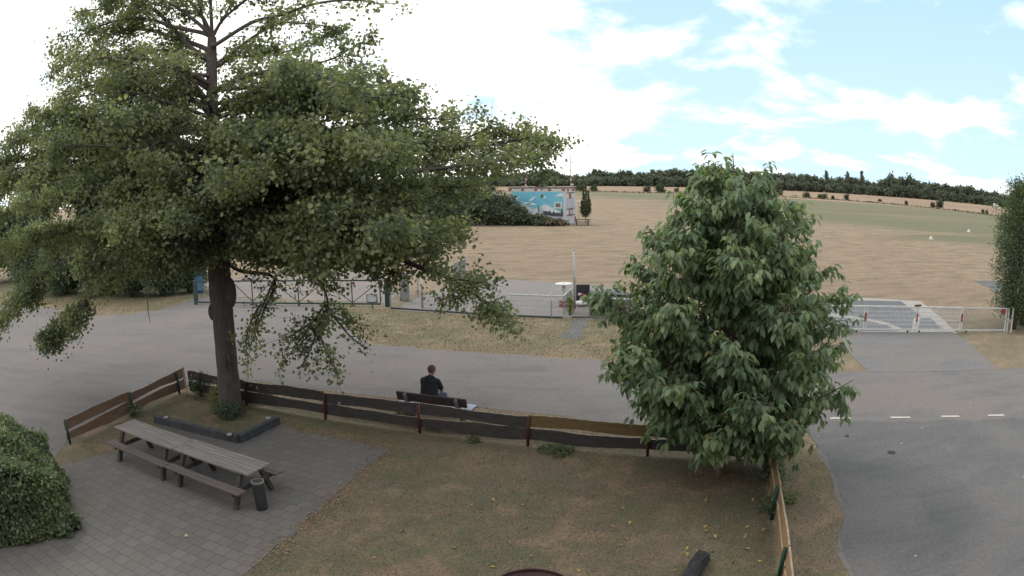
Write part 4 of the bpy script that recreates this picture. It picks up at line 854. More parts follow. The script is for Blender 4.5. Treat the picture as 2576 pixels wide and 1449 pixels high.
# limbs: trunk picture height, way points (x, y), depth of the tip, leafiness
limbs = [
 (100, [(523, 83), (510, 47), (500, -10), (470, -90)], 0, .8), (95, [(540, 80), (573, 27), (597, -30), (640, -110)], .4, .8),
 (110, [(547, 110), (633, 57), (700, 40), (800, 8), (900, 0), (960, 12)], -1, .55), (165, [(560, 160), (617, 107), (700, 60), (770, 60), (850, 70)], 1.5, .9),
 (90, [(510, 83), (433, 67), (383, 50), (313, 47), (220, 80), (165, 120)], -1, .75), (130, [(500, 115), (423, 90), (373, 75), (300, 80), (220, 120), (150, 175)], 1, .9),
 (190, [(515, 190), (443, 182), (350, 180), (273, 147), (190, 190)], -.6, 1), (262, [(517, 263), (483, 250), (440, 260), (300, 270), (120, 290)], .8, 1.1),
 (300, [(500, 285), (440, 262), (300, 230), (170, 250)], -1.6, 1), (372, [(500, 372), (400, 357), (300, 350), (173, 347), (90, 420), (20, 460)], -.5, 1),
 (320, [(560, 315), (617, 273), (700, 262), (850, 270), (960, 330), (1020, 350)], .5, 1.1), (227, [(552, 227), (617, 187), (700, 180), (830, 150), (900, 110)], 0, 1),
 (230, [(560, 225), (700, 215), (850, 200), (950, 190), (1000, 230)], 1.2, 1), (300, [(600, 280), (750, 265), (900, 235), (1040, 240)], -1, 1),
 (350, [(600, 330), (800, 330), (1000, 300), (1140, 300)], .6, 1.1), (420, [(620, 400), (800, 370), (1000, 370), (1200, 365), (1310, 350), (1385, 355)], 0, .95),
 (400, [(620, 380), (800, 350), (950, 340), (1100, 330), (1150, 310)], 1.8, 1), (440, [(650, 430), (850, 430), (1050, 430), (1200, 410), (1310, 400)], -1.5, .9),
 (500, [(650, 480), (850, 470), (1050, 470), (1190, 470)], 1, 1.15), (540, [(650, 520), (800, 500), (980, 510), (1140, 540)], -1.5, 1.1), (560, [(700, 560), (900, 560), (1060, 575), (1140, 580)], .7, 1.1),
 (600, [(640, 590), (800, 600), (930, 620), (1060, 675), (1130, 700), (1200, 745), (1275, 795)], -1.2, .62), (590, [(700, 590), (880, 600), (1000, 610), (1080, 610)], .2, 1.15),
 (640, [(620, 650), (700, 660), (790, 690), (824, 760), (800, 810)], -1.0, .6), (650, [(600, 680), (690, 700), (660, 790), (630, 870)], -.6, .38), (600, [(640, 620), (740, 650), (850, 660), (940, 660)], -1.8, 1),
 (640, [(500, 640), (400, 650), (300, 690), (210, 760), (135, 860)], -1.5, .7), (600, [(480, 590), (350, 590), (200, 640), (80, 710), (10, 790)], -1.2, .85),
 (560, [(480, 560), (300, 560), (150, 590), (-20, 640)], .5, 1.1), (520, [(480, 500), (300, 490), (120, 500), (-60, 560)], -1, 1.1), (480, [(480, 460), (330, 430), (150, 430), (-40, 480)], 1, 1.1),
 (430, [(480, 420), (330, 400), (150, 390), (0, 420)], 0, 1.1), (330, [(500, 320), (380, 300), (230, 300), (60, 330)], 1.5, 1), (260, [(500, 240), (380, 220), (260, 215), (130, 250)], 2, .9),
 (560, [(540, 520), (480, 470), (430, 430), (380, 400)], -3.2, 1.1), (560, [(580, 500), (640, 450), (700, 430), (770, 420)], -3.4, 1.2), (600, [(560, 560), (540, 520), (560, 470), (620, 440)], -4.2, 1.2),
 (620, [(540, 600), (460, 590), (370, 580), (280, 560)], -3.5, 1.2), (620, [(580, 600), (680, 580), (780, 550), (860, 540)], -3.6, 1.2), (560, [(500, 520), (400, 500), (300, 480), (200, 470)], -3, 1.2),
 (650, [(520, 640), (420, 650), (320, 650), (200, 660)], -3.2, 1.1), (500, [(580, 480), (700, 470), (820, 460), (900, 450)], 3.5, 1.2), (500, [(500, 480), (400, 470), (300, 460), (190, 450)], 3.5, 1.2), (400, [(560, 380), (640, 350), (720, 330), (800, 330)], 3.5, 1),
 (400, [(500, 380), (430, 340), (350, 320), (260, 320)], 3.5, 1), (620, [(520, 600), (420, 600), (300, 610), (160, 620)], 3, 1.2), (620, [(600, 600), (720, 590), (850, 580), (980, 570)], 3, 1.2),
 (180, [(520, 150), (450, 130), (380, 130), (300, 160)], 2.4, .9), (180, [(560, 150), (640, 140), (720, 130), (800, 110)], 2.4, .9), (300, [(520, 250), (470, 190), (430, 170), (400, 165)], -2.6, .85), (300, [(570, 260), (650, 230), (740, 230), (830, 240)], -2.4, .9),
 (100, [(500, 60), (430, 10), (350, -20), (260, -10)], -1, .9), (95, [(500, 30), (420, -50), (330, -90)], 1, .8), (95, [(570, 40), (680, -40), (780, -80)], -.5, .8), (95, [(530, -40), (540, -140), (550, -200)], 0, .8),
 (400, [(400, 400), (200, 370), (25, 350)], -.6, 1.25), (335, [(430, 330), (250, 290), (75, 292)], .6, 1.2), (440, [(400, 440), (150, 420), (-60, 430)], -1.2, 1.25), (470, [(400, 450), (200, 440), (0, 450)], 1.4, 1.2), (380, [(420, 370), (230, 330), (50, 335)], 1.8, 1.1),
 (140, [(480, 120), (380, 20), (280, 20), (190, 30)], 0, .9),
]
def trunk_at(y):
    best = min(range(len(pl)), key=lambda i: abs(pl[i].z-AT(548, y).z)); return pl[best], rl[best]
for k in range(62):   # inner limbs filling the crown between the surveyed ones
    yy = R_.choice([R_.uniform(170, 640), R_.uniform(380, 640), R_.uniform(380, 640)]); sgn = -1 if k % 2 else 1; dp = R_.uniform(-4.2, 4.4)
    if sgn > 0: ex = 548+R_.uniform(120, 330+.55*min(yy, 520)); 
    else: ex = 548-R_.uniform(120, 300+.5*min(yy, 520))
    ey = yy-R_.uniform(30, 95)
    if yy > 560: ey = yy-R_.uniform(-30, 90)
    limbs.append((yy, [(548+(ex-548)*.33, yy-(yy-ey)*.6-15), (548+(ex-548)*.7, ey-8), (ex, ey+R_.uniform(-10, 25))], dp, 1.15 if yy > 330 else .85))
limbs += [((824, 758, -1.0), [(800, 790), (765, 840), (722, 900)], -1.2, .5), ((820, 770, -1.0), [(850, 810), (885, 850), (925, 880)], -1.0, .5), ((815, 780, -1.0), [(805, 840), (825, 890), (850, 938)], -.9, .5), ((800, 800, -1.1), [(770, 820), (740, 840), (715, 850)], -1.3, .35),
 ((812, 790, -1.0), [(780, 880), (760, 920)], -1.3, .4), ((660, 760, -.6), [(635, 800), (620, 850), (622, 905)], -.7, .35), ((690, 705, -.6), [(660, 770), (640, 830), (655, 870)], -.8, .3), ((1060, 675, -.8), [(1085, 640), (1098, 600)], -.8, .9), ((1130, 700, -1.0), [(1165, 705), (1210, 712)], -1.2, .6), ((1130, 705, -1.0), [(1140, 735), (1150, 770)], -1.0, .7), ((1200, 742, -1.1), [(1235, 775), (1270, 800)], -1.3, .9),
 ((1000, 640, -.7), [(1030, 620), (1060, 600)], -.8, .9), ((930, 620, -.6), [(960, 650), (985, 690), (1000, 715)], -1.0, .7), ((1180, 735, -1.1), [(1200, 700), (1215, 690)], -1.1, .6),
 ((230, 745, -1.3), [(195, 790), (160, 820), (128, 850)], -1.6, 1.1), ((215, 760, -1.4), [(170, 800), (135, 830), (120, 870)], -1.7, 1.1), ((90, 700, -1.0), [(60, 745), (30, 780), (8, 815)], -1.3, 1.0), ((110, 690, -1.0), [(90, 730), (70, 760)], -1.1, .9),
 ((1190, 366, 0), [(1230, 345), (1280, 335), (1330, 345)], .3, 1.0), ((1240, 362, 0), [(1300, 372), (1345, 395), (1352, 415)], -.3, .95), ((1290, 352, 0), [(1340, 348), (1400, 358)], 0, .9), ((1100, 367, 0), [(1160, 395), (1230, 410), (1270, 415)], -.5, 1.0), ((1130, 367, 0), [(1180, 345), (1225, 325), (1270, 325)], .4, .9)]
DN = 1.08
LP_, LD_, LN_ = [], [], []; lb = MB(); tw = MB(); upv = np.array([0, 0, 1.0])
def add_leaves(c, d, n, spread, jd=.6, down=.35):
    c = np.array(c); t = rng.random((n, 1)); P = c+np.array(d)*t+rv(n, spread)
    D = norm(norm(np.array(d)[None])*.5+rv(n, jd)+np.array([0, 0, -down])); LP_.append(P); LD_.append(D); LN_.append(norm(rv(n, .6)+upv*.8))
ARR = rng
for (y0, wp, dep, leafy) in limbs:
    if isinstance(y0, tuple): b0, r0 = AT(y0[0], y0[1], y0[2]), .05
    else:
        b0, r0 = trunk_at(y0); leafy *= 1.0 if y0 > 250 else 1.15
    n = len(wp); pts = [b0]+[AT(x, y, (dep*((i+1)/n)**.9 if not isinstance(y0, tuple) else dep)+(R_.uniform(-.15, .15) if i < n-1 else 0)) for i, (x, y) in enumerate(wp)]
    P = bezier_poly(pts, 5); k = len(P); ln = sum((P[i+1]-P[i]).length for i in range(k-1)); r1 = min(r0*.5, .022+.0085*ln)
    rs = [r1*(1-.9*(i/(k-1)))**.9+.006 for i in range(k)]; lb.tube(P, rs, 8, cap=False)
    acc = 0; s_ = 0; nxt = max(.5, ln*.16) if not isinstance(y0, tuple) else .05
    for i in range(k-1):
        sg_ = P[i+1]-P[i]; L1 = sg_.length
        while s_+L1 > nxt:
            t = (nxt-s_)/L1; c = P[i]+sg_*t; fr_ = nxt/ln; nxt += R_.uniform(.14, .30)
            T_ = sg_.normalized(); side = T_.cross(Vector((0, 0, 1))); side = side.normalized() if side.length > .05 else Vector((1, 0, 0))
            an_ = R_.choice((-1, 1))*R_.uniform(.5, 1.25); d = T_*math.cos(an_)+side*math.sin(an_)+Vector((0, 0, R_.uniform(-.35, .40))); d.normalize()
            sl_ = R_.uniform(.45, 1.35)*(1-.35*fr_)*(.7+.3*leafy)*(.5 if isinstance(y0, tuple) else 1); e = c+d*sl_*.55; e2 = c+d*sl_+Vector((0, 0, -R_.uniform(.02, .30)*sl_))
            tw.tube([c, e, e2], [.011, .007, .003], 4, cap=False)
            if fr_ < .3 and not isinstance(y0, tuple) and R_.random() < .35: continue
            m = int(R_.gauss(78, 18)*leafy*sl_*DN)
            if m > 0:
                h_ = m//2; add_leaves(c+d*sl_*.15, (e-c)*.85, h_//2+1, .12); add_leaves(e, e2-e, m-h_//2, .15)
            for _ in range(4):
                if R_.random() > leafy: continue
                dd_ = (d+Vector((R_.gauss(0, .6), R_.gauss(0, .6), R_.gauss(-.1, .4)))).normalized()*R_.uniform(.25, .65); st_ = c+d*sl_*R_.uniform(.35, .95)
                tw.tube([st_, st_+dd_], [.005, .003], 3, cap=False); add_leaves(st_, dd_, int(17*leafy*DN), .09)
        s_ += L1
    tipd = (P[-1]-P[-2]).normalized(); add_leaves(P[-1]-tipd*.3, tipd*.45, int(45*leafy), .13)
a = A(371, 745, ty-2.4); b_ = A(378, 812, ty-2.4); lb.tube([A(372, 700, ty-2.4), a, A(373, 785, ty-2.4), b_], [.016, .014, .012, .005], 6, cap=False)
prt(lb.build('limbs', M['bark'], alder, True), alder); prt(tw.build('twigs', M['twig'], alder), alder)
add_leaves(A(583, 835, tb.y-.34), Vector((.0, 0, -.16)), 26, .05); 
P = np.concatenate(LP_); D = np.concatenate(LD_); Nn = np.concatenate(LN_); n = len(P)
print('alder leaves', n)
fld = (np.sin(P[:, 0]*2.3+1.1*np.sin(P[:, 1]*1.7))+np.sin(P[:, 1]*2.1+1.3*np.sin(P[:, 2]*1.9))+np.sin(P[:, 2]*4.1+1.2*np.sin(P[:, 0]*1.6)+.8))/3
cut = np.clip((P[:, 2]-4.6)/3.0, 0, 1)*.62; keep = (P[:, 2] > .8) & ((fld > .02) | (rng.random(n) > cut))
P, D, Nn = P[keep], D[keep], Nn[keep]; n = len(P)
ln = rng.uniform(.058, .108, n); prt(link('crown', leaf_mesh('crown', P, D, Nn, ln, ln*rng.uniform(.75, .95, n), .3), alder, M['alder']), alder)

# --- the cherry inside the fence
cb_ = S(1810, 1197); cherry = empty('cherry_tree', cb_, 0, 'young dense tree with large drooping oval leaves inside the fence', 'tree')
ctop = A(1838, 378, cb_.y).z
q = MB(); q.tube([(0, 0, -.05), (0, .0, .1), (.0, 0, .5), (.03, 0, 1.3), (0, .03, 2.4), (.02, 0, 3.6), (-.02, 0, ctop-.5), (-.04, 0, ctop-.05)], [.11, .085, .075, .07, .06, .04, .018, .006], 12, jit=.04); q.build('trunk', M['bark_l'], cherry, True)
prof = [(.3, .35), (.55, .8), (.85, 1.3), (1.2, 1.6), (1.65, 1.98), (2.4, 2.42), (3.4, 2.3), (4.1, 2.05), (4.6, 1.75), (5.2, 1.25), (5.7, .7), (6.4, .15)]
def cr_(z):
    for (a, ra), (b, rb) in zip(prof, prof[1:]):
        if a <= z <= b: return ra+(rb-ra)*(z-a)/(b-a)
    return prof[0][1] if z < prof[0][0] else .08
WP, WD = [], []; lb2 = MB(); gz = 0
NB = 125
for i in range(NB):
    t = (i+.5)/NB; z1 = .98+(ctop-1.1)*t**1.05*.97; az = i*2.39996+R_.uniform(-.3, .3); r1 = cr_(z1)*R_.uniform(.78, 1.08)
    if i % 9 == 0: r1 *= 1.12
    z0 = max(.75, z1-r1*R_.uniform(.35, 1.15)); d = Vector((math.cos(az), math.sin(az), 0))
    e = d*r1+Vector((0, 0, z1)); s0 = Vector((0, 0, z0)); m1_ = s0.lerp(e, .5)+Vector((0, 0, R_.uniform(-.05, .22)*r1)); pts = bezier_poly([s0, m1_, e], 5)
    lb2.tube(pts, [.02*(1-.85*k/(len(pts)-1))*(r1/2+.35) for k in range(len(pts))], 6, cap=False)
    L_b = (e-s0).length; ns = max(3, int(L_b/.15))
    for k in range(ns):
        f = .22+.78*(k+R_.random()*.5)/ns; c = pts[min(len(pts)-1, int(f*(len(pts)-1)))]; 
        WP.append(c+Vector((R_.gauss(0, .04), R_.gauss(0, .04), R_.gauss(0, .03)))); WD.append(d)
        for _q in range(2 if f > .3 else 0):
            sd_ = (d*.7+Vector((R_.gauss(0, .9), R_.gauss(0, .9), R_.gauss(.15, .6)))).normalized(); ls = R_.uniform(.15, .5); w2_ = c+sd_*ls
            lb2.tube([c, w2_], [.006, .003], 4, cap=False); WP.append(w2_); WD.append(sd_)
            if ls > .28: WP.append(c+sd_*ls*.5); WD.append(sd_)
for dx, zt in ((-.42, ctop-.22), (-.75, ctop-.45), (.62, ctop-.62), (.85, ctop-1.05), (-1.15, ctop-1.0), (-.15, ctop-.1), (.33, ctop-.75)):
    a = Vector((dx*.55, R_.uniform(-.2, .2), zt-1.3)); b_ = Vector((dx, a.y*1.5, zt)); lb2.tube([a, b_], [.02, .005], 6, cap=False)
    for k in range(9): c = a.lerp(b_, (k+1)/9); WP.append(c); WD.append(Vector((R_.gauss(0, 1), R_.gauss(0, 1), .2)).normalized())
lb2.build('limbs', M['bark_l'], cherry, True)
CP, CD, CN = [], [], []
for c, d in zip(WP, WD):
    if c.length < .6 and R_.random() < .5: continue
    k = R_.randint(4, 8); az = rng.random(k)*6.283; h2 = np.stack([np.cos(az), np.sin(az), np.zeros(k)], 1)
    D = norm(h2*rng.uniform(.35, 1.0, (k, 1))+np.array(d)*.5+np.array([0, 0, -1.0])*rng.uniform(.3, 1.1, (k, 1)))
    CP.append(np.array(c)+D*.035+rv(k, .03)); CD.append(D); CN.append(norm(h2*.55+np.array(d)*.5+upv*.7+rv(k, .15)))
P = np.concatenate(CP); D = np.concatenate(CD); Nn = np.concatenate(CN); n = len(P); print('cherry leaves', n)
k_ = P[:, 2] > .66+.22*np.hypot(P[:, 0], P[:, 1])-.35; P, D, Nn = P[k_], D[k_], Nn[k_]; n = len(P); ln = rng.uniform(.12, .20, n)
link('crown', leaf_mesh('crown', P, D, Nn, ln, ln*rng.uniform(.45, .56, n), .35, True, .22), cherry, M['cherry'])

# --- generic shrub: lobed leaf shell with stems inside
def shrub(name, loc, h, r, label, cat, m, leaf=.08, dens=1.0, lobes=9, group=None, ry=None, trunk=False, flat=1.0, long=False, corem=True, parts=('foliage', 'stems'), base=0.05):
    o = empty(name, loc, 0, label, cat, group); ry = ry or r; Ps, Ds, Ns = [], [], []; st = MB(); core = MB()
    for k in range(lobes):
        t = (k+.5)/lobes; zc = base*h+(1-base)*h*(.16+.66*t); env = math.sqrt(max(.05, 1-((zc/h-.42)/.62)**2)); a = k*2.4+R_.uniform(-.4, .4); rr_ = env*R_.uniform(.30, .62)
        c = np.array([r*rr_*math.cos(a), ry*rr_*math.sin(a), zc]); lr = np.array([r*.52, ry*.52, h*.26])*R_.uniform(.8, 1.15)*(.65+.45*env)
        n = int(dens*2.6*4*math.pi*((lr[0]*lr[2]+lr[1]*lr[2]+lr[0]*lr[1])/3)/(leaf*leaf))
        n = max(25, n); d = norm(rv(n)); rad_ = np.clip(rng.normal(.88, .13, (n, 1)), .3, 1.2); P = c+d*lr*rad_
        Ps.append(P); Ds.append(norm(d*.6+rv(n, .5)+np.array([0, 0, -.15]))); Ns.append(norm(d*.5+rv(n, .4)+upv*.5))
        st.tube([(c[0]*.1, c[1]*.1, 0), (c[0]*.6, c[1]*.6, zc*.6), tuple(c)], [.03*h/2, .02*h/2, .008*h/2], 5, cap=False)
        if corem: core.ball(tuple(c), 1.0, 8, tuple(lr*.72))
    P = np.concatenate(Ps); D = np.concatenate(Ds); Nn = np.concatenate(Ns); kk = P[:, 2] > .02; P, D, Nn = P[kk], D[kk], Nn[kk]; n = len(P)
    ln = rng.uniform(.75, 1.25, n)*leaf; link(parts[0], leaf_mesh(parts[0], P, D, Nn, ln, ln*.7, .3), o, m)
    so_ = st.build(parts[1], M['twig'], o)
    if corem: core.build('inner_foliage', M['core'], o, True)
    return o
# left background shrubs along the yard edge
gB = 'shrubs along the far edge of the yard'
for (x, y, h, r, lb_) in ((60, 742, 4.4, 2.2, 'leftmost dark shrub at the yard edge under the big tree'), (140, 748, 3.8, 1.9, 'dark shrub between the leftmost ones above the dry verge'), (225, 752, 4.6, 2.1, 'tall dark shrub behind the tip of the hanging left branch'),
                       (305, 755, 3.9, 1.9, 'blue-green shrub left of the thin hanging twig'), (385, 752, 4.3, 2.0, 'dark bush right behind the thin hanging twig'), (455, 744, 3.6, 1.6, 'bush nearest the left gate post')):
    c = S(x, y); shrub('shrub', (c.x, c.y+1.2, 0), h, r, lb_, 'shrub', M['bush_dark'], .11, .55, 12, gB)
for (x, yy, h, r, lb_) in ((-60, 40, 7, 3.6, 'large tree far left behind the yard shrubs'), (60, 44, 6.5, 3.5, 'broad tree seen dimly through the left of the crown'), (250, 48, 6.2, 3.4, 'broad tree behind the middle of the yard shrubs')):
    c = A(x, 600, yy); shrub('background_tree', (c.x, yy, 0), h, r, lb_, 'tree', M['bush_dark'], .2, .5, 12, 'trees behind the yard shrubs', parts=('crown', 'trunk'))
# bushes by the hut
gH = 'bushes left of the airfield hut'
for (x, y, hpx, wpx, lb_, mm) in ((1065, 566, 118, 130, 'large dark bush farthest left of the hut', 'bush_far'), (1150, 566, 104, 120, 'dark bush seen under the right branch tips', 'bush_far'), (1225, 567, 82, 115, 'rounded bush left of the mural', 'bush_far'),
                          (1285, 567, 50, 90, 'low bush hiding the foot of the mural', 'bush_far'), (1338, 567, 26, 75, 'low leafy bush beneath the painted mast', 'bush_far'), (1388, 568, 15, 74, 'low brown withered bush at the hut corner', 'bush_brown')):
    c = S(x, y); k = c.y/1700; shrub('bush', (c.x, c.y+.3, 0), hpx*k, wpx*k*.62, lb_, 'bush', M[mm], .26, .42, 11, gH, ry=min(2.2, wpx*k*.5))
# columnar tree by the hut
c = S(1477, 566); ct = empty('columnar_tree', (c.x, c.y+1.5, 0), 0, 'slim columnar young tree beside the airfield hut', 'tree'); q = MB(); q.tube([(0, 0, 0), (0, 0, 2.5), (0, 0, 4.6)], [.06, .04, .01], 6); q.build('trunk', M['bark_l'], ct)
Ps = []
for (ox, z0, z1, rr_, n) in ((-.25, 1.0, 4.6, .28, 650), (.05, .9, 5.0, .3, 700), (.35, 1.1, 4.0, .26, 500), (-.45, 1.2, 2.8, .28, 420), (.5, 1.3, 2.9, .25, 350), (0, .8, 2.6, .5, 600)):
    t = rng.random((n, 1)); P = np.array([ox, 0, z0])+np.array([0, 0, z1-z0])*t+rv(n, 1)*np.array([rr_, rr_, .05])*np.sqrt(np.clip(1-t, .05, 1))*.42; Ps.append(P)
P = np.concatenate(Ps); n = len(P); ln = rng.uniform(.10, .18, n); link('crown', leaf_mesh('crown', P, norm(rv(n, .5)+upv), norm(rv(n)), ln, ln*.7), ct, M['poplar'])
# field-edge bushes
fb_ = [(1228, 481, 10, 10, 'small'), (1238, 481.5, 17, 14, 'roundish'), (1460, 481, 24, 15, 'wide'), (1493, 481.5, 19, 15, 'round'), (1628, 483, 18, 15, 'round'), (1661, 485, 26, 22, 'large'), (1702, 484, 12, 11, 'small'), (1900, 490, 20, 13, 'round'), (1960, 492, 22, 17, 'dense'),
       (2028, 498, 18, 14, 'oval'), (2068, 500, 24, 12, 'flat'), (2095, 502, 7, 9, 'tiny'), (2129, 504, 15, 15, 'round'), (2213, 507, 9, 5, 'low'), (2279, 515, 7, 9, 'tiny'), (2346, 522.5, 12, 13, 'small'), (2363, 524, 20, 20, 'dense'), (2472, 537, 6, 9, 'thin'), (2482, 538, 5, 9, 'tiny')]
plc = ['left of the hut under the branch tips', 'just left of the hut roof', 'right behind the hut masts', 'right of the hut behind the columnar tree', 'midway between hut and cherry', 'beside the left edge of the cherry', 'behind the cherry tip', 'seen through the cherry top', 'at the right of the cherry top',
       'first right of the cherry', 'second right of the cherry', 'third right of the cherry', 'fourth right of the cherry', 'on the boundary line alone', 'above the sliding gate post', 'left one of a close pair', 'right one of a close pair', 'left of two slim ones by the right tree', 'right of two slim ones by the right tree']
for (x, y, wp_, hp_, ad), pl_ in zip(fb_, plc):
    c = S(x, y); k = c.length/1727; shrub('field_bush', (c.x, c.y, 0), hp_*k, wp_*k*.55, '%s dark field bush %s' % (ad, pl_), 'bush', M['bush_far'], .45, .5, 6, 'bushes along the airfield boundary')
# rough strip of dry weeds along the boundary
q = MB(); Ps = []
bp = [S(x, y) for x, y in ((1195, 483), (1330, 481), (1460, 482), (1650, 486), (1820, 489), (1972, 496), (2129, 505), (2279, 518), (2400, 530), (2500, 543))]
for a, b_ in zip(bp, bp[1:]):
    n = int((b_-a).length*9); t = rng.random((n, 1)); Ps.append(np.array(a)+(np.array(b_)-np.array(a))*t+rv(n, 1)*np.array([.9, .9, 0]))
P = np.concatenate(Ps); n = len(P); ln = rng.uniform(.25, .7, n)*rng.random(n)**.5; o = link('boundary_weeds', leaf_mesh('boundary_weeds', P, norm(rv(n, .4)+upv), norm(rv(n)), ln, ln*1.1), None, M['bush_brown']); tag(o, 'thin line of dry weeds along the airfield boundary', 'weeds', kind='stuff')
# woodland on the horizon
tlx = [(900, 464), (1000, 465), (1207, 467), (1415, 465.6), (1643, 466), (1994, 476.4), (2230, 491), (2488, 517), (2620, 533)]
tph = [(900, 26), (1207, 24), (1260, 34), (1300, 30), (1345, 36), (1380, 42), (1420, 30), (1470, 26), (1500, 36), (1560, 36), (1600, 32), (1640, 40), (1700, 50), (1740, 44), (1790, 60), (1830, 54), (1880, 44), (1920, 46), (1960, 44), (2030, 44), (2060, 34), (2090, 36), (2150, 46), (2200, 32), (2240, 50), (2290, 52), (2330, 44), (2400, 40), (2450, 44), (2500, 36), (2540, 28), (2620, 26)]
def interp(t, x): return float(np.interp(x, [p[0] for p in t], [p[1] for p in t]))
Ps, Ds, Ns, Ls = [], [], [], []; core = MB(); stm = MB(); x = 905.0
def far_dir(x):
    y = interp(tlx, x); d = ray(x, y); t = 1/math.hypot(d[0], d[1]); return Vector((d[0]*t, d[1]*t, 0))
def far_tree(x, dist, hpx, wpx, dens=1.0):
    k = dist/1727; fd_ = far_dir(x); c = fd_*dist; h = hpx*k; r = wpx*k/2
    nl = 6
    for j in range(nl):
        a = R_.uniform(0, 6.28); rr_ = r*R_.uniform(.1, .65); zc = h*R_.uniform(.22, .76); lc = np.array([c.x+rr_*math.cos(a), c.y+rr_*math.sin(a), zc]); lr = np.array([r*.62, r*.62, h*.27])*R_.uniform(.75, 1.15)
        if zc+lr[2] > h: lc[2] = h-lr[2]
        n = int(60*dens); d = norm(rv(n)); Ps.append(lc+d*lr*np.clip(rng.normal(.92, .10, (n, 1)), .5, 1.15)); Ds.append(norm(d*.4+rv(n, .6))); Ns.append(norm(d+rv(n, .35)+upv*.3)); Ls.append(rng.uniform(.7, 1.5, n)*(dist/430))
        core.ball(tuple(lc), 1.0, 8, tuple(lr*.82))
    stm.tube([c, c+Vector((0, 0, h*.5))], [.25, .15], 5, cap=False)
while x < 2620:
    hp0 = interp(tph, x)
    wd0 = R_.uniform(20, 34); far_tree(x, R_.uniform(425, 437), hp0*R_.uniform(.9, 1.02), wd0); far_tree(x+R_.uniform(-8, 8), R_.uniform(445, 470), hp0*R_.uniform(.80, 1.0), wd0*1.1, .6)
    far_tree(x+R_.uniform(-8, 8), R_.uniform(410, 420), hp0*R_.uniform(.45, .7), wd0*.9, .8); x += wd0*R_.uniform(.30, .45)
for (xx, hh, ww) in ((1382, 47, 20), (1497, 41, 14), (1509, 46, 14), (1563, 42, 16), (1583, 44, 20), (1780, 63, 44), (2243, 60, 26), (2292, 60, 34)): far_tree(xx, 432, hh, ww)
P = np.concatenate(Ps); D = np.concatenate(Ds); Nn = np.concatenate(Ns); ln = np.concatenate(Ls); print('wood leaves', len(P))
wo = link('woodland', leaf_mesh('woodland', P, D, Nn, ln, ln*.8, .3), None, M['wood_leaf']); tag(wo, 'dark mixed woodland closing off the airfield on the horizon', 'woodland', kind='stuff')
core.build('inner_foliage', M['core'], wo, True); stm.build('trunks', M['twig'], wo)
for xx, hp_, lb_ in ((2079, 52, 'single narrow poplar rising from the woodland, leftmost of three'), (2132, 53, 'narrow poplar rising from the woodland, middle of three'), (2168, 57, 'narrow poplar rising from the woodland, rightmost of three')):
    c = far_dir(xx)*424; k = 424/1727; h = hp_*k; o = empty('poplar_tree', (c.x, c.y, 0), 0, lb_, 'tree', 'poplars standing out of the woodland'); n = 420; t = rng.random((n, 1)); P = np.array([0, 0, h*.2])+np.array([0, 0, h*.8])*t+rv(n, 1)*np.array([1.1, 1.1, .3])*np.sqrt(np.clip(1.02-t, .03, 1)); ln = rng.uniform(.6, 1.2, n)
    link('crown', leaf_mesh('crown', P, norm(rv(n, .5)+upv), norm(rv(n)), ln, ln*.7), o, M['wood_leaf']); q = MB(); q.tube([(0, 0, 0), (0, 0, h*.9)], [.3, .05], 6); q.build('trunk', M['twig'], o)
# right-hand tree
c = S(2552, 832); rt = empty('right_tree', (c.x+.25, c.y+.3, 0), 0, 'dark narrow tree with small leaves at the right edge beside the white fence', 'tree'); rt.name = 'oak_tree'
q = MB(); q.tube([(0, 0, 0), (.05, 0, 1.5), (0, 0, 3.5), (.1, 0, 6.0)], [.14, .11, .07, .02], 10); q.build('trunk', M['bark'], rt, True)
Ps, Ds, Ns = [], [], []; tw2 = MB()
for k in range(95):
    t = (k+.5)/95; z1 = .7+5.6*t; a = k*2.4; r1 = (1.2 if z1 < 2 else 1.5 if z1 < 4.6 else 1.5*(6.7-z1)/2.1+.15)*R_.uniform(.6, 1.1); e = Vector((r1*math.cos(a), r1*math.sin(a), z1+r1*.25)); s0 = Vector((0, 0, max(.4, z1-r1*.5)))
    tw2.tube([s0, e], [.02, .005], 5, cap=False)
    for j in range(5):
        cc_ = s0.lerp(e, .3+.75*R_.random()); n = 75; d = rv(n, .20); Ps.append(np.array(cc_)+d); Ds.append(norm(d+rv(n, .1)+upv*.1)); Ns.append(norm(rv(n, .5)+upv))
P = np.concatenate(Ps); D = np.concatenate(Ds); Nn = np.concatenate(Ns); n = len(P); ln = rng.uniform(.05, .10, n); link('crown', leaf_mesh('crown', P, D, Nn, ln, ln*.75), rt, M['bush_dark']); tw2.build('limbs', M['twig'], rt)
c = S(2575, 828); shrub('shrub', (c.x+.7, c.y+.9, 0), 2.2, 1.0, 'dark bush at the foot of the right edge tree', 'shrub', M['bush_dark'], .08, .5, 8)

# --- clipped hedge bottom left
hb = [S(185, 1335), S(60, 1395), Vector((-10.4, 5.6, 0)), S(125, 1170)]
hc_ = S(105, 1290); hg = empty('clipped_hedge', (0, 0, 0), 0, 'thick leafy green hedge in the lower left corner beside the patio', 'hedge')
def hedge_pts(n):
    """points on and in a rounded prism that narrows upward"""
    a = S(178, 1340); b = S(140, 1195); ax = (b-a).normalized(); side = Vector((-ax.y, ax.x, 0))
    if side.x > 0: side = -side
    return a, ax, side
ha_, hax, hsd = hedge_pts(0); HLn, HWd, HHt = 2.9, 3.2, 1.42
def hp3(u, v, z):   # u along, v away from the patio, z height
    return np.outer(u, np.array(hax)) + np.outer(v, np.array(hsd)) + np.array(ha_)[None] + np.outer(z, upv)
n = 36000; face = rng.random(n); u = rng.uniform(0, HLn, n); v = rng.uniform(0, HWd, n); z = rng.uniform(0, HHt, n); out_n = np.zeros((n, 3))
m0 = face < .34; m1_ = (face >= .34) & (face < .62); m2_ = face >= .62
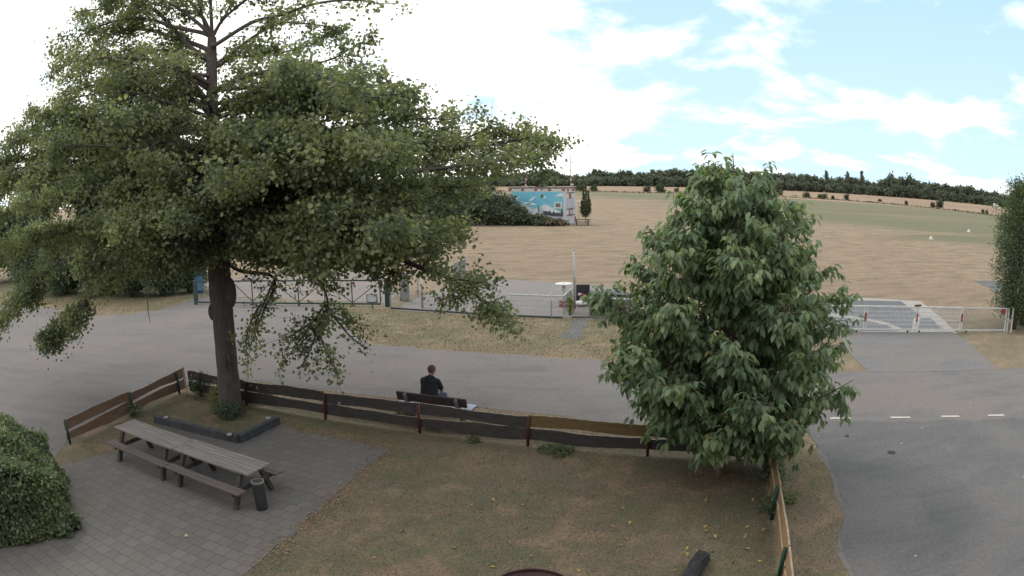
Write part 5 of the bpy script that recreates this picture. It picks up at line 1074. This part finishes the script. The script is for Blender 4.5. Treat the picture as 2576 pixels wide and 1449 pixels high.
z[m0] = rng.uniform(.02, HHt, m0.sum()); v[m0] = 0; out_n[m0] = -np.array(hsd)
u[m1_] = 0; out_n[m1_] = -np.array(hax); z[m2_] = HHt; out_n[m2_] = upv
u2 = u + np.where(m1_, (z/HHt)**2*.22, 0); v2 = v + np.where(m0, (z/HHt)**2*.30+(z/HHt)**8*.18, 0)
def htop(uu, vv): return HHt+.10 - .62*np.clip(1-vv/1.15, 0, 1)**1.5 - .22*np.clip(1-uu/.5, 0, 1)**1.6 - .05*np.sin(vv*2+uu)
z2 = np.where(m2_, htop(u, v), z/HHt*htop(u, v))
# the hedge top falls towards the far end
z2 = z2*(1-.05*u2/HLn)
bumps = .07*np.sin(u2*5.3+1)+.05*np.sin(v2*6.1+2)+.05*np.sin(z2*7+u2*3)
P = hp3(u2, v2, z2) + out_n*(bumps+rng.normal(0, .045, n))[:, None] + rv(n, .03); P = P[:, :]; kk = P[:, 2] > .02
P, out_n2 = P[kk], out_n[kk]; n = len(P); ln = rng.uniform(.055, .10, n)
link('foliage', leaf_mesh('foliage', P, norm(out_n2*.45+rv(n, .5)+np.array([0, 0, -.3])), norm(out_n2*.6+rv(n, .4)+upv*.5), ln, ln*.68, .3), hg, M['hedge'])
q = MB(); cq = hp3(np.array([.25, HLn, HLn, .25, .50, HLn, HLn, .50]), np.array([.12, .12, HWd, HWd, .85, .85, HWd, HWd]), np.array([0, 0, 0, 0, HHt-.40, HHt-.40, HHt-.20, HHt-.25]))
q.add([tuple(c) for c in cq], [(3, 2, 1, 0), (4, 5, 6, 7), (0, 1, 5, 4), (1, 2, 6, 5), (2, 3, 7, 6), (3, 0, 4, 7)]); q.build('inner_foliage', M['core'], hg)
q = MB(); Ps = []
for k in range(16):
    uu, vv = R_.uniform(.6, 2.9), R_.uniform(1.2, 2.9); b = hp3(np.array([uu]), np.array([vv]), np.array([HHt-.05]))[0]; e = b+np.array([R_.gauss(0, .06), R_.gauss(0, .06), R_.uniform(.12, .34)]); q.tube([tuple(b), tuple(e)], [.005, .003], 4); Ps.append(b+(e-b)*rng.random((12, 1))+rv(12, .02))
tag(q.build('shoots', M['twig'], hg), kind='stuff'); P = np.concatenate(Ps); n = len(P); ln = rng.uniform(.05, .08, n); link('shoot_leaves', leaf_mesh('shoot_leaves', P, norm(rv(n)+upv), norm(rv(n)), ln, ln*.6), hg, M['hedge'])

# --- plants round the alder foot and fences
c = S(540, 1030); shrub('sapling_bush', (c.x+.12, c.y+.05, 0), .75, .26, 'yellow-green leafy bush at the left of the big trunk', 'bush', M['young_leaf'], .05, .28, 7, corem=False)
c = S(578, 1048); shrub('ivy_clump', (c.x, c.y-.1, 0), .42, .42, 'dark ivy clump at the foot of the big trunk', 'ivy', M['bush_dark'], .05, .5, 8, corem=False)
c = S(625, 1010); shrub('ivy_clump', (c.x, c.y, 0), .40, .35, 'dark ivy between the big trunk and the dark fence', 'ivy', M['bush_dark'], .05, .4, 7, corem=False)
c = S(512, 992); shrub('elder_bush', (c.x, c.y-.1, 0), .62, .34, 'dark shrub growing in the fence corner', 'bush', M['bush_dark'], .06, .3, 8, corem=False)
c = S(1435, 792); shrub('climber', (c.x-.02, c.y, 0), .95, .15, 'narrow green climber at the right end of the mesh fence', 'plant', M['young_leaf'], .07, .4, 7, corem=False)
for (x, y, h, r, lb_) in ((340, 1046, .30, .26, 'green weeds at the foot of the middle green post'), (1105, 1084, .2, .16, 'leafy weed before the dark fence under the bench'), (1190, 1112, .12, .14, 'small weed clump before the dark fence right of the bench'), (1940, 1210, .42, .26, 'green weeds at the upper end of the pale fence'), (1945, 1290, .40, .26, 'green weeds at the green post of the pale fence'), (1985, 1265, .2, .16, 'weed clump on the asphalt side of the pale fence'), (1020, 1050, .34, .28, 'green weeds behind the fence left of the bench support'), (1215, 1080, .30, .30, 'weeds behind the fence right of the bench'), (1400, 1134, .09, .42, 'tuft of bluish grass below the ochre board')):
    c = S(x, y); shrub('weed_clump', (c.x, c.y, 0), h, r, lb_, 'weeds', M['hedge'], .055, .35, 6, 'weeds along the fences', corem=False)

# ------------------------------------------------------------------ grass blades (near lawn, verges) and litter
def inside(pts, P):
    x, y = P[:, 0], P[:, 1]; r = np.zeros(len(P), bool); n = len(pts)
    for i in range(n):
        x1, y1 = pts[i][0], pts[i][1]; x2, y2 = pts[(i+1) % n][0], pts[(i+1) % n][1]
        if y1 == y2: continue
        c = ((y1 > y) != (y2 > y)) & (x < (x2-x1)*(y-y1)/(y2-y1)+x1); r ^= c
    return r
fenceR = [p for p in RP]
lawn_poly = [S(985, 1131), S(900, 1195), S(800, 1285), S(700, 1375), S(610, 1449), Vector((-5.2, 4.5, 0)), Vector((3.6, 4.5, 0)), RP[2], RP[1], RP[0], Ce, fx(S(819, 1055).x), Cn, LP[1]+Vector((.3, 0, 0)), LP[0]+Vector((.2, 0, 0)), S(250, 1150), S(290, 1138), S(380, 1090), S(410, 1068), S(605, 1118), S(705, 1065), S(760, 1085), S(860, 1103)]
verge_poly = [S(1436, 797), S(1280, 797), S(1000, 780), S(985, 778), S(850, 776), S(868, 800), S(880, 830), S(940, 865), S(1100, 880), S(1300, 893), S(1480, 904), S(1600, 917), S(1900, 933), S(1900, 830)]
nearv = [S(640, 957), S(700, 967), S(985, 1001), S(1200, 1023), S(1400, 1046), S(1560, 1067), S(1750, 1085), S(1930, 1092), S(2015, 1078), S(2055, 1115), S(2085, 1180), S(2105, 1240), S(2121, 1300), S(2110, 1350), S(2125, 1440), Vector((4.6, 4, 0)), Vector((4.0, 4, 0)), RP[2]+Vector((.1, 0, 0)), RP[1]+Vector((.1, 0, 0)), Ce+Vector((.1, .2, 0)), fx(S(819, 1055).x)+Vector((0, .15, 0)), Cn+Vector((.3, .15, 0))]
def blades(name, poly_, n, hmin, hmax, wdt, m, label):
    xs_ = [p[0] for p in poly_]; ys_ = [p[1] for p in poly_]; k = n*3; P = np.stack([rng.uniform(min(xs_), max(xs_), k), rng.uniform(min(ys_), max(ys_), k), np.zeros(k)], 1)
    P = P[inside(poly_, P)][:n]
    # clumped: keep more blades where a few sine waves agree
    q_ = .5+.25*np.sin(P[:, 0]*3.1+P[:, 1]*1.7)+.25*np.sin(P[:, 0]*7.7-P[:, 1]*5.3+1); P = P[rng.random(len(P)) < .35+.65*q_]; n = len(P)
    D = norm(rv(n, .55)+upv*.8); D[:, 2] = np.abs(D[:, 2]); ln = rng.uniform(hmin, hmax, n)*(rng.random(n)**.5)
    Sd = norm(np.cross(D, rv(n)))*wdt; V = np.stack([P-Sd, P+Sd, P+D*ln[:, None]], 1).reshape(-1, 3)
    me = bpy.data.meshes.new(name); me.vertices.add(n*3); me.vertices.foreach_set('co', V.ravel()); me.loops.add(n*3); me.loops.foreach_set('vertex_index', np.arange(n*3, dtype=np.int32)); me.polygons.add(n); me.polygons.foreach_set('loop_start', np.arange(0, n*3, 3, dtype=np.int32)); me.polygons.foreach_set('loop_total', np.full(n, 3, np.int32)); me.update(calc_edges=True)
    o = link(name, me, None, m); tag(o, label, 'grass', kind='stuff'); return o
gm1 = grass_mat('lawn_blade', (.125, .14, .078), (.22, .168, .115), (.36, .29, .19)); gm2 = grass_mat('verge_blade', (.15, .165, .085), (.33, .25, .155), (.46, .37, .24))
blades('lawn_grass', lawn_poly, 90000, .02, .075, .0065, gm1, 'short half-dry grass of the fenced lawn')
blades('verge_grass', verge_poly, 36000, .03, .10, .012, gm2, 'half-dry grass between road and paved pad')
blades('roadside_grass', nearv, 45000, .02, .08, .007, gm2, 'dry grass strip between fence and road')
lv = [S(96, 771), S(168, 782), S(247, 794), S(297, 793), S(396, 781), S(480, 757), S(470, 748), S(250, 752), S(100, 752)]
blades('yard_edge_grass', lv, 9000, .04, .14, .014, gm2, 'dry grass verge under the yard shrubs')
# brown litter along the patio edge (uncountable) and single yellow leaves (counted)
edge_ = [S(640, 1425), S(700, 1375), S(800, 1285), S(900, 1195), S(985, 1131), S(870, 1104), S(760, 1086), S(700, 1066)]
Ps = []
for a, b in zip(edge_, edge_[1:]):
    n = int((b-a).length*150); t = rng.random((n, 1)); Ps.append(np.array(a)+(np.array(b)-np.array(a))*t+rv(n, 1)*np.array([.16, .16, 0])+np.array([.05, 0, .018]))
c0_ = np.array(S(1900, 1200)); Ps.append(c0_+rv(350, 1)*np.array([.8, .5, 0])+np.array([-.3, 0, .02]))
P = np.concatenate(Ps); P[:, 2] = rng.uniform(.014, .035, len(P)); n = len(P); ln = rng.uniform(.02, .05, n); D = rv(n); D[:, 2] *= .2
tag(link('leaf_litter', leaf_mesh('leaf_litter', P, D, norm(rv(n, .35)+upv), ln, ln*.6, .5), None, M['leaf_tan']), 'drift of small brown leaves along the patio edge and under the cherry', 'litter', kind='stuff')
def leaf_one(m): 
    P = np.array([[0, 0, .02]]); me = leaf_mesh('fallen_leaf', P, np.array([[1., 0, .1]]), np.array([[0, 0, 1.]]), np.array([.085]), np.array([.04]), .6, True, .3); me.materials.append(m); return me
lm = [leaf_one(M['leaf_yellow']), leaf_one(M['leaf_tan'])]
ys_l = [(1340, 855), (1430, 963), (1690, 990), (1705, 1150), (1550, 1280), (1620, 1313)]
cnt = 0; lpA = [Vector(p) for p in lawn_poly]
while cnt < 64:
    x, y = R_.uniform(900, 1930), R_.uniform(1180, 1445)
    if R_.random() < .4: x = R_.uniform(1560, 1930); y = R_.uniform(1230, 1440)
    c = S(x, y)
    if not inside(lpA, np.array([[c.x, c.y, 0]]))[0]: continue
    k = 0 if R_.random() < .35 else 1; o = bpy.data.objects.new('fallen_leaf', lm[k]); C.objects.link(o); o.location = (c.x, c.y, .012); o.rotation_euler = (R_.gauss(0, .35), R_.gauss(0, .35), R_.uniform(0, 6.28)); s = R_.uniform(.7, 1.45); o.scale = (s, s, s)
    tag(o, 'fallen yellow leaf lying loose on the lawn' if k == 0 else 'curled tan fallen leaf lying loose on the lawn', 'leaf', 'yellow fallen leaves on the lawn' if k == 0 else 'tan fallen leaves on the lawn'); cnt += 1
